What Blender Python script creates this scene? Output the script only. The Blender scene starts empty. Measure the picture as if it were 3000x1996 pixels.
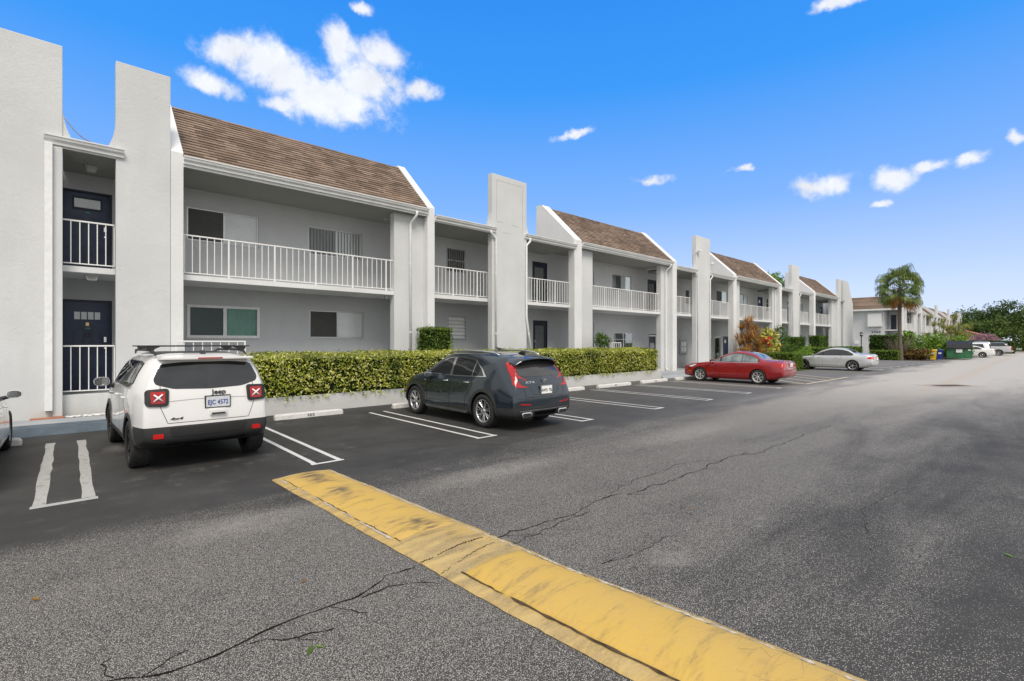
import bpy, bmesh, math, random
import numpy as np
from mathutils import Vector, Matrix
from mathutils.bvhtree import BVHTree
from mathutils.geometry import delaunay_2d_cdt
R = math.radians
SC = bpy.context.scene
COL = SC.collection
rng = random.Random(7)
# ---------------------------------------------------------------- camera
cd = bpy.data.cameras.new("camera"); cam = bpy.data.objects.new("camera", cd); COL.objects.link(cam)
cam.location = (0, 0, 1.85)
cam.rotation_euler = (R(90), 0, R(47.644 - 90))
cd.sensor_width = 36.0; cd.lens = 36.0 * 1425 / 3000
cd.shift_y = -5 / 3000 * -1
cd.clip_start = 0.1; cd.clip_end = 3000
SC.camera = cam
# ---------------------------------------------------------------- light, sky, exposure
SUN_EL, SUN_AZ = 52.0, 243.0      # azimuth in degrees counter clockwise from +X: the side behind the camera
sd = bpy.data.lights.new("sun", 'SUN'); sun = bpy.data.objects.new("sun", sd); COL.objects.link(sun)
sd.energy = 1.5; sd.angle = R(24); sd.color = (1.0, 0.91, 0.80)
sv = Vector((math.cos(R(SUN_AZ)) * math.cos(R(SUN_EL)), math.sin(R(SUN_AZ)) * math.cos(R(SUN_EL)), math.sin(R(SUN_EL))))
sun.rotation_euler = sv.to_track_quat('Z', 'Y').to_euler(); sun.location = (0, -20, 40)
SC.view_settings.view_transform = 'Standard'; SC.view_settings.look = 'None'
SC.view_settings.exposure = 0.80; SC.view_settings.gamma = 1.0

def build_world():
    w = bpy.data.worlds.new("World"); SC.world = w; w.use_nodes = True
    nt = w.node_tree; N = nt.nodes; Lk = nt.links; N.clear()
    def nd(t, **k):
        n = N.new(t)
        for a, b in k.items(): setattr(n, a, b)
        return n
    def inp(n, i, v):
        if isinstance(v, bpy.types.NodeSocket): Lk.new(v, n.inputs[i])
        else: n.inputs[i].default_value = v
    def mth(op, a, b=0.0, c=None, clamp=False):
        n = nd('ShaderNodeMath', operation=op, use_clamp=clamp); inp(n, 0, a); inp(n, 1, b)
        if c is not None: inp(n, 2, c)
        return n.outputs[0]
    def vm(op, a, b):
        n = nd('ShaderNodeVectorMath', operation=op); inp(n, 0, a); inp(n, 1, b); return n
    out = nd('ShaderNodeOutputWorld'); bg = nd('ShaderNodeBackground'); Lk.new(bg.outputs[0], out.inputs[0])
    bg.inputs[1].default_value = 0.12
    sky = nd('ShaderNodeTexSky', sky_type='NISHITA'); sky.sun_disc = False
    sky.sun_elevation = R(SUN_EL); sky.sun_rotation = R(90 - SUN_AZ); sky.air_density = 1.0; sky.dust_density = 0.4; sky.ozone_density = 1.6
    gm = nd('ShaderNodeGamma'); gm.inputs[1].default_value = 1.25
    hs = nd('ShaderNodeHueSaturation'); hs.inputs[0].default_value = 0.508; hs.inputs[1].default_value = 1.22; hs.inputs[2].default_value = SKY_V
    Lk.new(sky.outputs[0], gm.inputs[0]); Lk.new(gm.outputs[0], hs.inputs['Color'])
    tc = nd('ShaderNodeTexCoord'); D = tc.outputs['Generated']
    sp = nd('ShaderNodeSeparateXYZ'); Lk.new(D, sp.inputs[0])
    az = mth('ARCTAN2', sp.outputs[1], sp.outputs[0]); el = mth('ARCSINE', sp.outputs[2])
    cb = nd('ShaderNodeCombineXYZ'); inp(cb, 0, az); inp(cb, 1, el); inp(cb, 2, 0.0)
    wn = nd('ShaderNodeTexNoise'); wn.inputs['Scale'].default_value = 7.0; wn.inputs['Detail'].default_value = 8; wn.inputs['Roughness'].default_value = .62; Lk.new(D, wn.inputs['Vector'])
    wo = vm('SUBTRACT', wn.outputs[1], (.5, .5, .5)); ws_ = nd('ShaderNodeVectorMath', operation='MULTIPLY'); Lk.new(wo.outputs[0], ws_.inputs[0]); ws_.inputs[1].default_value = (.10, .075, 0)
    wa = nd('ShaderNodeVectorMath', operation='ADD'); Lk.new(cb.outputs[0], wa.inputs[0]); Lk.new(ws_.outputs[0], wa.inputs[1]); wb_ = nd('ShaderNodeVectorMath', operation='ADD'); Lk.new(wa.outputs[0], wb_.inputs[0]); wb_.inputs[1].default_value = (0, 0, 1); P = wb_.outputs[0]
    # cloud bodies: (pixel-free) azimuth, elevation, half sizes and tilt in degrees
    acc = None
    for (a, e, ra, re, t) in CLOUDS:
        ct, st = math.cos(R(t)), math.sin(R(t)); ra, re, a, e = R(ra), R(re), R(a), R(e)
        d1 = vm('DOT_PRODUCT', P, (ct / ra, st / ra, -(a * ct + e * st) / ra)).outputs['Value']
        d2 = vm('DOT_PRODUCT', P, (-st / re, ct / re, -(-a * st + e * ct) / re)).outputs['Value']
        c2 = nd('ShaderNodeCombineXYZ'); inp(c2, 0, d1); inp(c2, 1, d2); inp(c2, 2, 0.0)
        ln = nd('ShaderNodeVectorMath', operation='LENGTH'); Lk.new(c2.outputs[0], ln.inputs[0])
        v = mth('SUBTRACT', 1.0, ln.outputs['Value'])
        acc = v if acc is None else mth('SMOOTH_MAX', acc, v, 0.25)
    def noise(scale, det, rough, dist=0.0):
        n = nd('ShaderNodeTexNoise'); n.inputs['Scale'].default_value = scale; n.inputs['Detail'].default_value = det
        n.inputs['Roughness'].default_value = rough; n.inputs['Distortion'].default_value = dist
        Lk.new(D, n.inputs['Vector']); return n.outputs[0]
    n1 = noise(9.0, 10, 0.62, 0.35); n2 = noise(26.0, 6, 0.6, 0.2); n3 = noise(2.2, 6, 0.55)
    shp = mth('ADD', acc, mth('MULTIPLY', mth('SUBTRACT', n1, 0.5), 1.7))
    shp = mth('ADD', shp, mth('MULTIPLY', mth('SUBTRACT', n2, 0.5), 1.7))
    near = mth('SMOOTHSTEP' if False else 'MULTIPLY', mth('ADD', acc, 0.75, clamp=True), 1.0)
    mr = nd('ShaderNodeMapRange', interpolation_type='SMOOTHSTEP'); inp(mr, 0, shp); mr.inputs[1].default_value = -0.14; mr.inputs[2].default_value = 0.78
    cl = mth('MULTIPLY', mr.outputs[0], near, clamp=True)
    cl = mth('MULTIPLY', cl, 0.97)
    # unseen cloud deck added outside the view, to neutralise light and reflections
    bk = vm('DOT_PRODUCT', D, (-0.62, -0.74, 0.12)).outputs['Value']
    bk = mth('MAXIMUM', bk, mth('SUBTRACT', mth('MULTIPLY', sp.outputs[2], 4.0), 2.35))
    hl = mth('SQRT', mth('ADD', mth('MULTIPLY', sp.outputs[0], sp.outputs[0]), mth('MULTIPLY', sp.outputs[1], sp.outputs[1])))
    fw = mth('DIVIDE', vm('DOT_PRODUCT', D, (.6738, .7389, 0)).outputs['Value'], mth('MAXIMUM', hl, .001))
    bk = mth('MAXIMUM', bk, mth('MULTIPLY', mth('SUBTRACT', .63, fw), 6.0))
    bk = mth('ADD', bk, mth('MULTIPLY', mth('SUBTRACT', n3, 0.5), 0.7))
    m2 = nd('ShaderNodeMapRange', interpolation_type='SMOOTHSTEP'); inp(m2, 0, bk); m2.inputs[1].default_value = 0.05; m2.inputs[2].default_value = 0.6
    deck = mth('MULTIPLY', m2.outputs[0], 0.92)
    allc = mth('MAXIMUM', cl, deck)
    cc = nd('ShaderNodeMapRange'); inp(cc, 0, n1); cc.inputs[1].default_value = 0.3; cc.inputs[2].default_value = 0.75
    cc.inputs[3].default_value = 0.80; cc.inputs[4].default_value = 1.08
    cr = nd('ShaderNodeVectorMath', operation='SCALE'); cr.inputs[0].default_value = CLOUD_C; Lk.new(cc.outputs[0], cr.inputs[3])
    # clear air: deep blue above, paling towards the horizon, over the physical sky
    hz = nd('ShaderNodeMapRange'); inp(hz, 0, el); hz.inputs[1].default_value = 0.0; hz.inputs[2].default_value = R(60); hz.inputs[3].default_value = 0.0; hz.inputs[4].default_value = 1.0
    rp = nd('ShaderNodeValToRGB'); e = rp.color_ramp.elements; rp.color_ramp.interpolation = 'EASE' if False else 'LINEAR'
    stops = [(0.0, (.69, .74, 1.0)), (.09, (.59, .70, 1.0)), (.25, (.235, .48, 1.0)), (.45, (.05, .35, 1.0)), (.62, (.03, .29, .95)), (1.0, (.03, .20, .72))]
    while len(e) < len(stops): e.new(.5)
    for i, (p, c) in enumerate(stops): e[i].position = p; e[i].color = c + (1,)
    Lk.new(hz.outputs[0], rp.inputs[0])
    rs = nd('ShaderNodeVectorMath', operation='SCALE'); Lk.new(rp.outputs[0], rs.inputs[0]); rs.inputs[3].default_value = SKY_K
    mxh = nd('ShaderNodeMix', data_type='RGBA'); mxh.inputs[0].default_value = .93; Lk.new(hs.outputs[0], mxh.inputs[6]); Lk.new(rs.outputs[0], mxh.inputs[7])
    mx = nd('ShaderNodeMix', data_type='RGBA'); inp(mx, 0, cl); Lk.new(mxh.outputs[2], mx.inputs[6]); Lk.new(cr.outputs[0], mx.inputs[7])
    dk = nd('ShaderNodeVectorMath', operation='SCALE'); dk.inputs[0].default_value = FILL_DECK_C; Lk.new(cc.outputs[0], dk.inputs[3])
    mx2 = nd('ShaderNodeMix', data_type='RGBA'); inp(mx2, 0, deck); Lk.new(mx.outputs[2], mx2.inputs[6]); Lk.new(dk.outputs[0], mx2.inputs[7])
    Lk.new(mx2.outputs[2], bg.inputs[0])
SKY_V = 1.25
CLOUD_C = (4.6, 4.75, 5.05)
SKY_K = 4.55
FILL_DECK_C = (4.85, 4.8, 4.72)
def _azel(px, py, rx, ry, t=0):
    k = (px - 1500) / 1425; v = (1003 - py) / 1425
    a = math.atan2(.7389 - .6738 * k, .6738 + .7389 * k); q = math.sqrt(1 + k * k)
    return (math.degrees(a), math.degrees(math.atan2(v, q)), math.degrees(rx / 1425 / (1 + k * k)), .96 * math.degrees(ry / 1425 / q / (1 + v * v / q / q)), t)
CLOUDS = [_azel(*p) for p in ((690,150,120,60),(800,205,160,85,12),(960,285,200,85,8),(1100,240,130,80),(1000,140,62,70),(1110,170,110,62),(1210,262,65,42),(840,300,90,35),
    (635,248,95,42,12),(1070,26,42,20),(1685,405,55,16),(1905,535,60,17),(2165,498,50,14),(2385,538,95,40),(2600,522,85,40),(2700,482,70,20),(2832,470,65,24),(2990,405,35,26),(2470,0,130,28),(2560,590,40,14))]
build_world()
SC.cycles.max_bounces = 6
SC.cycles.transparent_max_bounces = 12

# ---------------------------------------------------------------- helpers
def tag(o, label=None, cat=None, group=None, kind=None):
    if label: o['label'] = label
    if cat: o['category'] = cat
    if group: o['group'] = group
    if kind: o['kind'] = kind
    return o
def thing(name, label, cat, loc=(0, 0, 0), rz=0.0, group=None):
    o = bpy.data.objects.new(name, None); COL.objects.link(o); o.location = loc; o.rotation_euler = (0, 0, rz)
    return tag(o, label, cat, group)
def base(o):
    p = o
    while p.parent: p = p.parent
    return p
def copy_tree(o, parent=None):
    c = o.copy(); COL.objects.link(c); c.parent = parent
    for ch in list(o.children): copy_tree(ch, c)
    return c
class MB:
    def __init__(s): s.v = []; s.f = []; s.m = []; s.mi = 0; s.sm = []; s.smooth = False
    def add(s, vs, fs):
        b = len(s.v); s.v += [tuple(p) for p in vs]
        for f in fs: s.f.append(tuple(b + i for i in f)); s.m.append(s.mi); s.sm.append(s.smooth)
        return s
    def box(s, x0, x1, y0, y1, z0, z1):
        return s.add([(x0,y0,z0),(x1,y0,z0),(x1,y1,z0),(x0,y1,z0),(x0,y0,z1),(x1,y0,z1),(x1,y1,z1),(x0,y1,z1)],
                     [(0,3,2,1),(4,5,6,7),(0,1,5,4),(1,2,6,5),(2,3,7,6),(3,0,4,7)])
    def bev(s, x0, x1, y0, y1, z0, z1, b=0.01, top_only=False):
        # box with its 12 edges bevelled
        bm = bmesh.new(); bmesh.ops.create_cube(bm, size=1.0)
        for v in bm.verts: v.co = Vector(((x0 if v.co.x < 0 else x1), (y0 if v.co.y < 0 else y1), (z0 if v.co.z < 0 else z1)))
        bmesh.ops.bevel(bm, geom=bm.edges[:], offset=b, segments=2, affect='EDGES', profile=0.7)
        bm.verts.index_update(); s.add([v.co[:] for v in bm.verts], [[v.index for v in f.verts] for f in bm.faces]); bm.free(); return s
    def prism(s, poly, ax, a0, a1):
        # poly in the plane across axis ax: 'X' -> (y,z), 'Y' -> (x,z), 'Z' -> (x,y)
        def P(p, a): return {'X': (a, p[0], p[1]), 'Y': (p[0], a, p[1]), 'Z': (p[0], p[1], a)}[ax]
        n = len(poly); vs = [P(p, a0) for p in poly] + [P(p, a1) for p in poly]
        fs = [tuple(range(n))[::-1], tuple(range(n, 2 * n))] + [(i, (i + 1) % n, n + (i + 1) % n, n + i) for i in range(n)]
        return s.add(vs, fs)
    def tube(s, path, r, n=8, close=True):
        path = [Vector(p) for p in path]; rings = []; up = Vector((0.13, 0.21, 1)).normalized()
        for i, p in enumerate(path):
            t = (path[min(i + 1, len(path) - 1)] - path[max(i - 1, 0)]).normalized()
            u = t.cross(up); 
            if u.length < 1e-3: u = t.cross(Vector((1, 0, 0)))
            u.normalize(); w = t.cross(u); rr = r[i] if isinstance(r, (list, tuple)) else r
            rings.append([p + (u * math.cos(2 * math.pi * k / n) + w * math.sin(2 * math.pi * k / n)) * rr for k in range(n)])
        vs = [q for ring in rings for q in ring]; fs = []
        for i in range(len(path) - 1):
            for k in range(n): fs.append((i * n + k, i * n + (k + 1) % n, (i + 1) * n + (k + 1) % n, (i + 1) * n + k))
        if close: fs += [tuple(range(n))[::-1], tuple(range((len(path) - 1) * n, len(path) * n))]
        return s.add(vs, fs)
    def lathe(s, prof, ax='Z', n=24, c=(0, 0, 0), close=False):
        # prof: (r, h)
        vs = []
        for (r, h) in prof:
            for k in range(n):
                a = 2 * math.pi * k / n; ca, sa = r * math.cos(a), r * math.sin(a)
                p = {'Z': (ca, sa, h), 'X': (h, ca, sa), 'Y': (sa, h, ca)}[ax]; vs.append((p[0] + c[0], p[1] + c[1], p[2] + c[2]))
        m = len(prof); fs = []
        for i in range(m if close else m - 1):
            j = (i + 1) % m
            for k in range(n): fs.append((i * n + k, i * n + (k + 1) % n, j * n + (k + 1) % n, j * n + k))
        return s.add(vs, fs)
    def build(s, name, mats, parent=None, smooth=None, world=True, ang=None, off=(0,0,0)):
        if not isinstance(mats, (list, tuple)): mats = [mats]
        me = bpy.data.meshes.new(name)
        o0 = Vector(off)
        if parent is not None and world: o0 = o0 + base(parent).location
        me.from_pydata([(x - o0.x, y - o0.y, z - o0.z) for x, y, z in s.v], [], s.f)
        for m in mats: me.materials.append(m)
        me.polygons.foreach_set('material_index', s.m)
        me.polygons.foreach_set('use_smooth', s.sm if smooth is None else [smooth] * len(s.f))
        bm = bmesh.new(); bm.from_mesh(me); bmesh.ops.recalc_face_normals(bm, faces=bm.faces[:]); bm.to_mesh(me); bm.free()
        if ang:
            try: me.set_sharp_from_angle(angle=R(ang))
            except Exception: pass
        ob = bpy.data.objects.new(name, me); COL.objects.link(ob)
        if parent is not None: ob.parent = parent
        return ob
def text_mb(mb, txt, size, place, bold=False, extrude=0.002, align='CENTER', spacing=1.0, xscale=1.0):
    cu = bpy.data.curves.new('t', 'FONT'); cu.body = txt; cu.size = size; cu.align_x = align; cu.extrude = extrude; cu.space_character = spacing
    if bold: cu.offset = size * 0.018
    to = bpy.data.objects.new('t', cu); COL.objects.link(to)
    dg = bpy.context.evaluated_depsgraph_get(); dg.update()
    me = bpy.data.meshes.new_from_object(to.evaluated_get(dg))
    mb.add([place(v.co.x * xscale, v.co.y, v.co.z) for v in me.vertices], [tuple(p.vertices) for p in me.polygons])
    bpy.data.objects.remove(to); bpy.data.meshes.remove(me); bpy.data.curves.remove(cu)
    return mb
# ---------------------------------------------------------------- materials
MATS = {}
class NT:
    def __init__(s, name):
        s.m = bpy.data.materials.new(name); s.m.use_nodes = True; s.n = s.m.node_tree.nodes; s.l = s.m.node_tree.links
        s.b = s.n['Principled BSDF']; s.tc = None; MATS[name] = s.m
    def co(s, kind='Object', scale=None):
        if not s.tc: s.tc = s.n.new('ShaderNodeTexCoord')
        if scale is None: return s.tc.outputs[kind]
        mp = s.n.new('ShaderNodeMapping'); mp.inputs['Scale'].default_value = scale; s.l.new(s.tc.outputs[kind], mp.inputs[0]); return mp.outputs[0]
    def pos(s):
        g = s.n.new('ShaderNodeNewGeometry'); return g.outputs['Position']
    def put(s, n, i, v):
        if isinstance(v, bpy.types.NodeSocket): s.l.new(v, n.inputs[i])
        elif v is not None: n.inputs[i].default_value = v
    def noise(s, scale, det=5, rough=.55, vec=None, dist=0.0, out=0):
        n = s.n.new('ShaderNodeTexNoise'); n.inputs['Scale'].default_value = scale; n.inputs['Detail'].default_value = det
        n.inputs['Roughness'].default_value = rough; n.inputs['Distortion'].default_value = dist
        s.l.new(vec if vec is not None else s.co(), n.inputs['Vector']); return n.outputs[out]
    def vor(s, scale, vec=None, feat='F1', out='Distance', rnd=1.0):
        n = s.n.new('ShaderNodeTexVoronoi'); n.feature = feat; n.inputs['Scale'].default_value = scale; n.inputs['Randomness'].default_value = rnd
        s.l.new(vec if vec is not None else s.co(), n.inputs['Vector']); return n.outputs[out]
    def math(s, op, a, b=0.0, clamp=False):
        n = s.n.new('ShaderNodeMath'); n.operation = op; n.use_clamp = clamp; s.put(n, 0, a); s.put(n, 1, b); return n.outputs[0]
    def rng(s, v, a, b, c=0.0, d=1.0, smooth=True):
        n = s.n.new('ShaderNodeMapRange'); n.interpolation_type = 'SMOOTHSTEP' if smooth else 'LINEAR'
        s.put(n, 0, v); n.inputs[1].default_value = a; n.inputs[2].default_value = b; n.inputs[3].default_value = c; n.inputs[4].default_value = d; return n.outputs[0]
    def mix(s, f, a, b, blend='MIX'):
        n = s.n.new('ShaderNodeMix'); n.data_type = 'RGBA'; n.blend_type = blend; s.put(n, 0, f)
        for i, v in ((6, a), (7, b)):
            if isinstance(v, (tuple, list)) and len(v) == 3: v = tuple(v) + (1,)
            s.put(n, i, v)
        return n.outputs[2]
    def ramp(s, f, stops, const=False):
        n = s.n.new('ShaderNodeValToRGB'); e = n.color_ramp.elements
        if const: n.color_ramp.interpolation = 'CONSTANT'
        while len(e) < len(stops): e.new(0.5)
        for i, (p, c) in enumerate(stops): e[i].position = p; e[i].color = tuple(c) + (1,) if len(c) == 3 else c
        s.put(n, 0, f); return n.outputs[0]
    def bump(s, h, dist=.01, st=1.0, nrm=None):
        n = s.n.new('ShaderNodeBump'); n.inputs['Distance'].default_value = dist; n.inputs['Strength'].default_value = st
        s.put(n, 'Height', h); 
        if nrm is not None: s.l.new(nrm, n.inputs['Normal'])
        return n.outputs[0]
    def set(s, **k):
        for a, v in k.items():
            a = {'color': 'Base Color', 'rough': 'Roughness', 'metal': 'Metallic', 'normal': 'Normal', 'coat': 'Coat Weight', 'coatr': 'Coat Roughness', 'spec': 'Specular IOR Level',
                 'emit': 'Emission Color', 'emits': 'Emission Strength', 'trans': 'Transmission Weight', 'alpha': 'Alpha', 'ior': 'IOR'}[a]
            if isinstance(v, (tuple, list)) and len(v) == 3: v = tuple(v) + (1,)
            s.put(s.b, a, v)
        return s.m
def plain(name, col, rough=.5, metal=0.0, coat=0.0, var=.12, sc=3.0, spec=.5, bumpd=0.0, bsc=60):
    t = NT(name); n = t.noise(sc, 4); f = t.rng(n, .3, .7)
    c = t.mix(f, tuple(x * (1 - var) for x in col), tuple(min(1, x * (1 + var)) for x in col))
    t.set(color=c, rough=rough, metal=metal, coat=coat, spec=spec)
    if bumpd: t.set(normal=t.bump(t.noise(bsc, 3), bumpd, .6))
    return t.m
def stucco(name, col, streak=.06):
    t = NT(name); P = t.pos()
    mp = t.n.new('ShaderNodeMapping'); mp.inputs['Scale'].default_value = (2.2, 2.2, .25); t.l.new(P, mp.inputs[0])
    a = t.noise(.55, 5, .6, P); b = t.noise(1.0, 5, .6, mp.outputs[0]); e = t.noise(28, 4, .6, P)
    c = t.mix(t.rng(a, .3, .72), tuple(x * .93 for x in col), tuple(x * 1.04 for x in col))
    c = t.mix(t.math('MULTIPLY', t.rng(b, .52, .74), streak * 4, True), c, tuple(x * y for x, y in zip(col, (.8, .8, .77))))
    sx = t.n.new('ShaderNodeSeparateXYZ'); t.l.new(P, sx.inputs[0])
    lo = t.rng(t.math('ADD', sx.outputs[2], t.math('MULTIPLY', t.math('SUBTRACT', b, .5), 1.2)), .1, .75, .35, 0.0)
    c = t.mix(lo, c, tuple(x * y for x, y in zip(col, (.72, .71, .62))))     # splash dirt along the foot of the wall
    c = t.mix(t.math('MULTIPLY', t.rng(e, .4, .62), .06), c, tuple(x * .8 for x in col))
    sw = t.noise(4.5, 6, .68, P, 1.6)
    t.set(color=c, rough=.9, spec=.25, normal=t.bump(t.math('ADD', sw, t.math('MULTIPLY', t.noise(90, 3, .6, P), .3)), .014, .6))
    return t.m
M_wall = stucco('stucco_pale_grey', (.655, .67, .67))
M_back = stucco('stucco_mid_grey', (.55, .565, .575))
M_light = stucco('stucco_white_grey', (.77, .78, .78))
M_white = plain('white_paint', (.82, .82, .81), .45, var=.05, sc=8)
M_rail = plain('white_railing', (.85, .85, .84), .35, var=.03)
M_gutter = plain('gutter_white', (.74, .745, .735), .4, var=.06, sc=2)
M_navy = plain('navy_door', (.022, .038, .095), .32, var=.2)
M_navyd = plain('navy_frame', (.012, .018, .038), .4, var=.2)
M_dark = plain('dark_interior', (.015, .016, .018), .8)
M_brass = plain('brass', (.7, .5, .25), .3, 1.0)
M_chrome = plain('chrome', (.8, .8, .8), .12, 1.0, var=.03)
M_alu = plain('aluminium', (.55, .56, .56), .35, .8, var=.06)
M_black = plain('black_plastic', (.018, .018, .019), .55, var=.2, bumpd=.0008, bsc=300)
M_rubber = plain('tyre_rubber', (.022, .022, .022), .75, var=.25, sc=20)
M_lightfit = plain('lamp_glass', (.55, .55, .5), .4)
M_blind = plain('blind_white', (.93, .93, .915), .7, var=.04)
M_blindd = plain('blind_grey', (.16, .16, .155), .8, var=.08)
M_curtain = plain('curtain_green', (.66, .73, .71), .8, var=.1)
def glass(name, tint=(.02, .03, .03), tr=.55, rough=.02):
    t = NT(name); nt = t.m.node_tree; t.n.remove(t.b)
    out = [n for n in t.n if n.type == 'OUTPUT_MATERIAL'][0]
    fr = t.n.new('ShaderNodeFresnel'); fr.inputs[0].default_value = 1.55
    gl = t.n.new('ShaderNodeBsdfGlossy'); gl.inputs['Roughness'].default_value = rough; gl.inputs[0].default_value = (.9, .95, .97, 1)
    tp = t.n.new('ShaderNodeBsdfTransparent'); tp.inputs[0].default_value = tuple(tint) + (1,)
    mx = t.n.new('ShaderNodeMixShader'); f = t.math('MULTIPLY', fr.outputs[0], .6, True)
    t.l.new(f, mx.inputs[0]); t.l.new(tp.outputs[0], mx.inputs[1]); t.l.new(gl.outputs[0], mx.inputs[2]); t.l.new(mx.outputs[0], out.inputs[0])
    return t.m
M_glass = glass('window_glass', (.98, .985, .985))
M_glassg = glass('window_glass_green', (.66, .80, .76))
def shingle():
    t = NT('roof_shingles'); P = t.pos()
    sx = t.n.new('ShaderNodeSeparateXYZ'); t.l.new(P, sx.inputs[0])
    cb = t.n.new('ShaderNodeCombineXYZ'); t.l.new(t.math('ADD', sx.outputs[0], t.math('MULTIPLY', sx.outputs[1], .001)), cb.inputs[0]); t.l.new(sx.outputs[2], cb.inputs[1])
    br = t.n.new('ShaderNodeTexBrick'); t.l.new(cb.outputs[0], br.inputs['Vector'])
    br.inputs['Scale'].default_value = 1.0; br.inputs['Brick Width'].default_value = .33; br.inputs['Row Height'].default_value = .1; br.inputs['Mortar Size'].default_value = .0035
    br.inputs['Color1'].default_value = (.0, 0, 0, 1); br.inputs['Color2'].default_value = (1, 1, 1, 1); br.inputs['Mortar'].default_value = (.1, .1, .1, 1); br.offset = .5
    c = t.ramp(br.outputs[0], [(0, (.15, .112, .085)), (.5, (.24, .178, .137)), (1, (.34, .26, .205))])
    big = t.noise(.55, 5, .6, P); c = t.mix(t.rng(big, .44, .62), c, (.10, .082, .064), 'MIX')
    t2 = t.mix(.4, t.ramp(br.outputs[0], [(0, (.165, .12, .09)), (1, (.36, .27, .21))]), c)
    warm = t.mix(t.rng(t.noise(.8, 4, .5, P, .4), .5, .75, 0, .45), t2, (.36, .25, .185))
    gr = t.noise(60, 3, .7, P); c = t.mix(t.rng(gr, .35, .7, 0, .35), warm, (.07, .055, .045))
    t.set(color=c, rough=.95, spec=.15, normal=t.bump(t.math('ADD', gr, br.outputs[1]), .006, .6))
    return t.m
M_shingle = shingle()
# ================================================================ GROUND
def asphalt(name):
    t = NT(name); P = t.pos(); sx = t.n.new('ShaderNodeSeparateXYZ'); t.l.new(P, sx.inputs[0]); X, Y = sx.outputs[0], sx.outputs[1]
    st = t.n.new('ShaderNodeMapping'); st.inputs['Scale'].default_value = (.22, 1.1, 1); t.l.new(P, st.inputs[0])
    streak = t.noise(.9, 6, .62, st.outputs[0], .6); blot = t.noise(.8, 7, .68, P, .3); fine = t.noise(3.2, 6, .7, P)
    yy = t.math('ADD', Y, t.math('MULTIPLY', t.math('SUBTRACT', streak, .5), 4.2))
    seal = t.rng(yy, 5.0, 7.5)                      # fresh sealer on the parking bays
    lane = t.rng(t.math('ADD', yy, t.math('MULTIPLY', X, -.12)), -.9, 2.4)      # darker wheel lane nearest the camera
    wear = t.math('MULTIPLY', t.math('SUBTRACT', 1.0, seal), t.math('ADD', t.math('MULTIPLY', lane, .66), .34))
    wear = t.math('ADD', wear, t.math('MULTIPLY', t.math('ADD', t.math('MULTIPLY', t.math('SUBTRACT', blot, .5), .55), t.math('MULTIPLY', t.math('SUBTRACT', streak, .5), 1.1)), 1.0), True)
    wear = t.math('MULTIPLY', wear, t.math('ADD', t.math('MULTIPLY', t.math('SUBTRACT', 1.0, seal), .93), .07), True)
    v = t.n.new('ShaderNodeTexVoronoi'); v.inputs['Scale'].default_value = 140; v.inputs['Randomness'].default_value = 1
    wv = t.n.new('ShaderNodeVectorMath'); wv.operation = 'ADD'; nz = t.noise(40, 3, .5, P, 0, 1)
    sc_ = t.n.new('ShaderNodeVectorMath'); sc_.operation = 'SCALE'; sc_.inputs[3].default_value = .012; t.l.new(nz, sc_.inputs[0]); t.l.new(P, wv.inputs[0]); t.l.new(sc_.outputs[0], wv.inputs[1])
    t.l.new(wv.outputs[0], v.inputs['Vector'])
    stone = t.rng(v.outputs['Distance'], .30, .52, 1, 0); rc = t.n.new('ShaderNodeSeparateColor'); t.l.new(v.outputs['Color'], rc.inputs[0])
    thr = t.math('SUBTRACT', 1.18, t.math('MULTIPLY', wear, 1.15))
    on = t.rng(t.math('SUBTRACT', rc.outputs[0], thr), -.12, .12); stone = t.math('MULTIPLY', stone, on)
    scol = t.mix(rc.outputs[1], (.29, .275, .25), (.64, .605, .555))
    dark = t.mix(t.rng(blot, .35, .7), (.030, .0298, .029), (.052, .0515, .050))
    basec = t.mix(t.math('MULTIPLY', wear, .85), dark, (.066, .0625, .058))
    # dust drifts and scuffs
    dust = t.math('MULTIPLY', t.rng(fine, .52, .78), t.rng(streak, .42, .75)); basec = t.mix(t.math('MULTIPLY', dust, .6), basec, (.27, .26, .245))
    far = t.math('MULTIPLY', t.rng(X, 5, 30), t.rng(t.math('ADD', t.math('MULTIPLY', X, .16), yy), 1.0, 7.5)); basec = t.mix(t.math('MULTIPLY', t.math('MULTIPLY', far, t.math('SUBTRACT', 1.0, t.math('MULTIPLY', seal, .75))), .92), basec, (.46, .44, .41))  # far lane paled with distance: grazing sheen put into the colour
    def stain(cx, cy, rx, ry):
        a_ = t.math('MULTIPLY', t.math('SUBTRACT', X, cx), 1 / rx); b_ = t.math('MULTIPLY', t.math('SUBTRACT', Y, cy), 1 / ry)
        r_ = t.math('SQRT', t.math('ADD', t.math('MULTIPLY', a_, a_), t.math('MULTIPLY', b_, b_))); return t.rng(t.math('ADD', r_, t.math('MULTIPLY', t.math('SUBTRACT', fine, .5), 3.0)), .35, 1.1, 1, 0)
    pt = t.math('MAXIMUM', t.math('MAXIMUM', stain(1.35, 5.5, .9, .42), stain(3.8, 2.15, .35, .22)), stain(4.6, 5.3, 1.6, .4))
    pt = t.math('MAXIMUM', pt, t.math('MAXIMUM', stain(9.5, 4.9, 2.5, .5), stain(.75, 10.9, .35, .5)))
    basec = t.mix(t.math('MULTIPLY', pt, t.math('MULTIPLY', t.rng(fine, .35, .65, .3, 1), .5)), basec, (.30, .285, .265))
    c = t.mix(stone, basec, scol)
    # pale oil and paint stains, rusty line down the lane
    sp = t.rng(t.noise(1.6, 5, .75, P), .66, .74); c = t.mix(t.math('MULTIPLY', sp, .35), c, (.40, .39, .37))
    rl = t.rng(t.math('ABSOLUTE', t.math('ADD', t.math('SUBTRACT', Y, 3.0), t.math('MULTIPLY', t.math('SUBTRACT', fine, .5), 1.0))), .05, .5, 1, 0)
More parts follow.
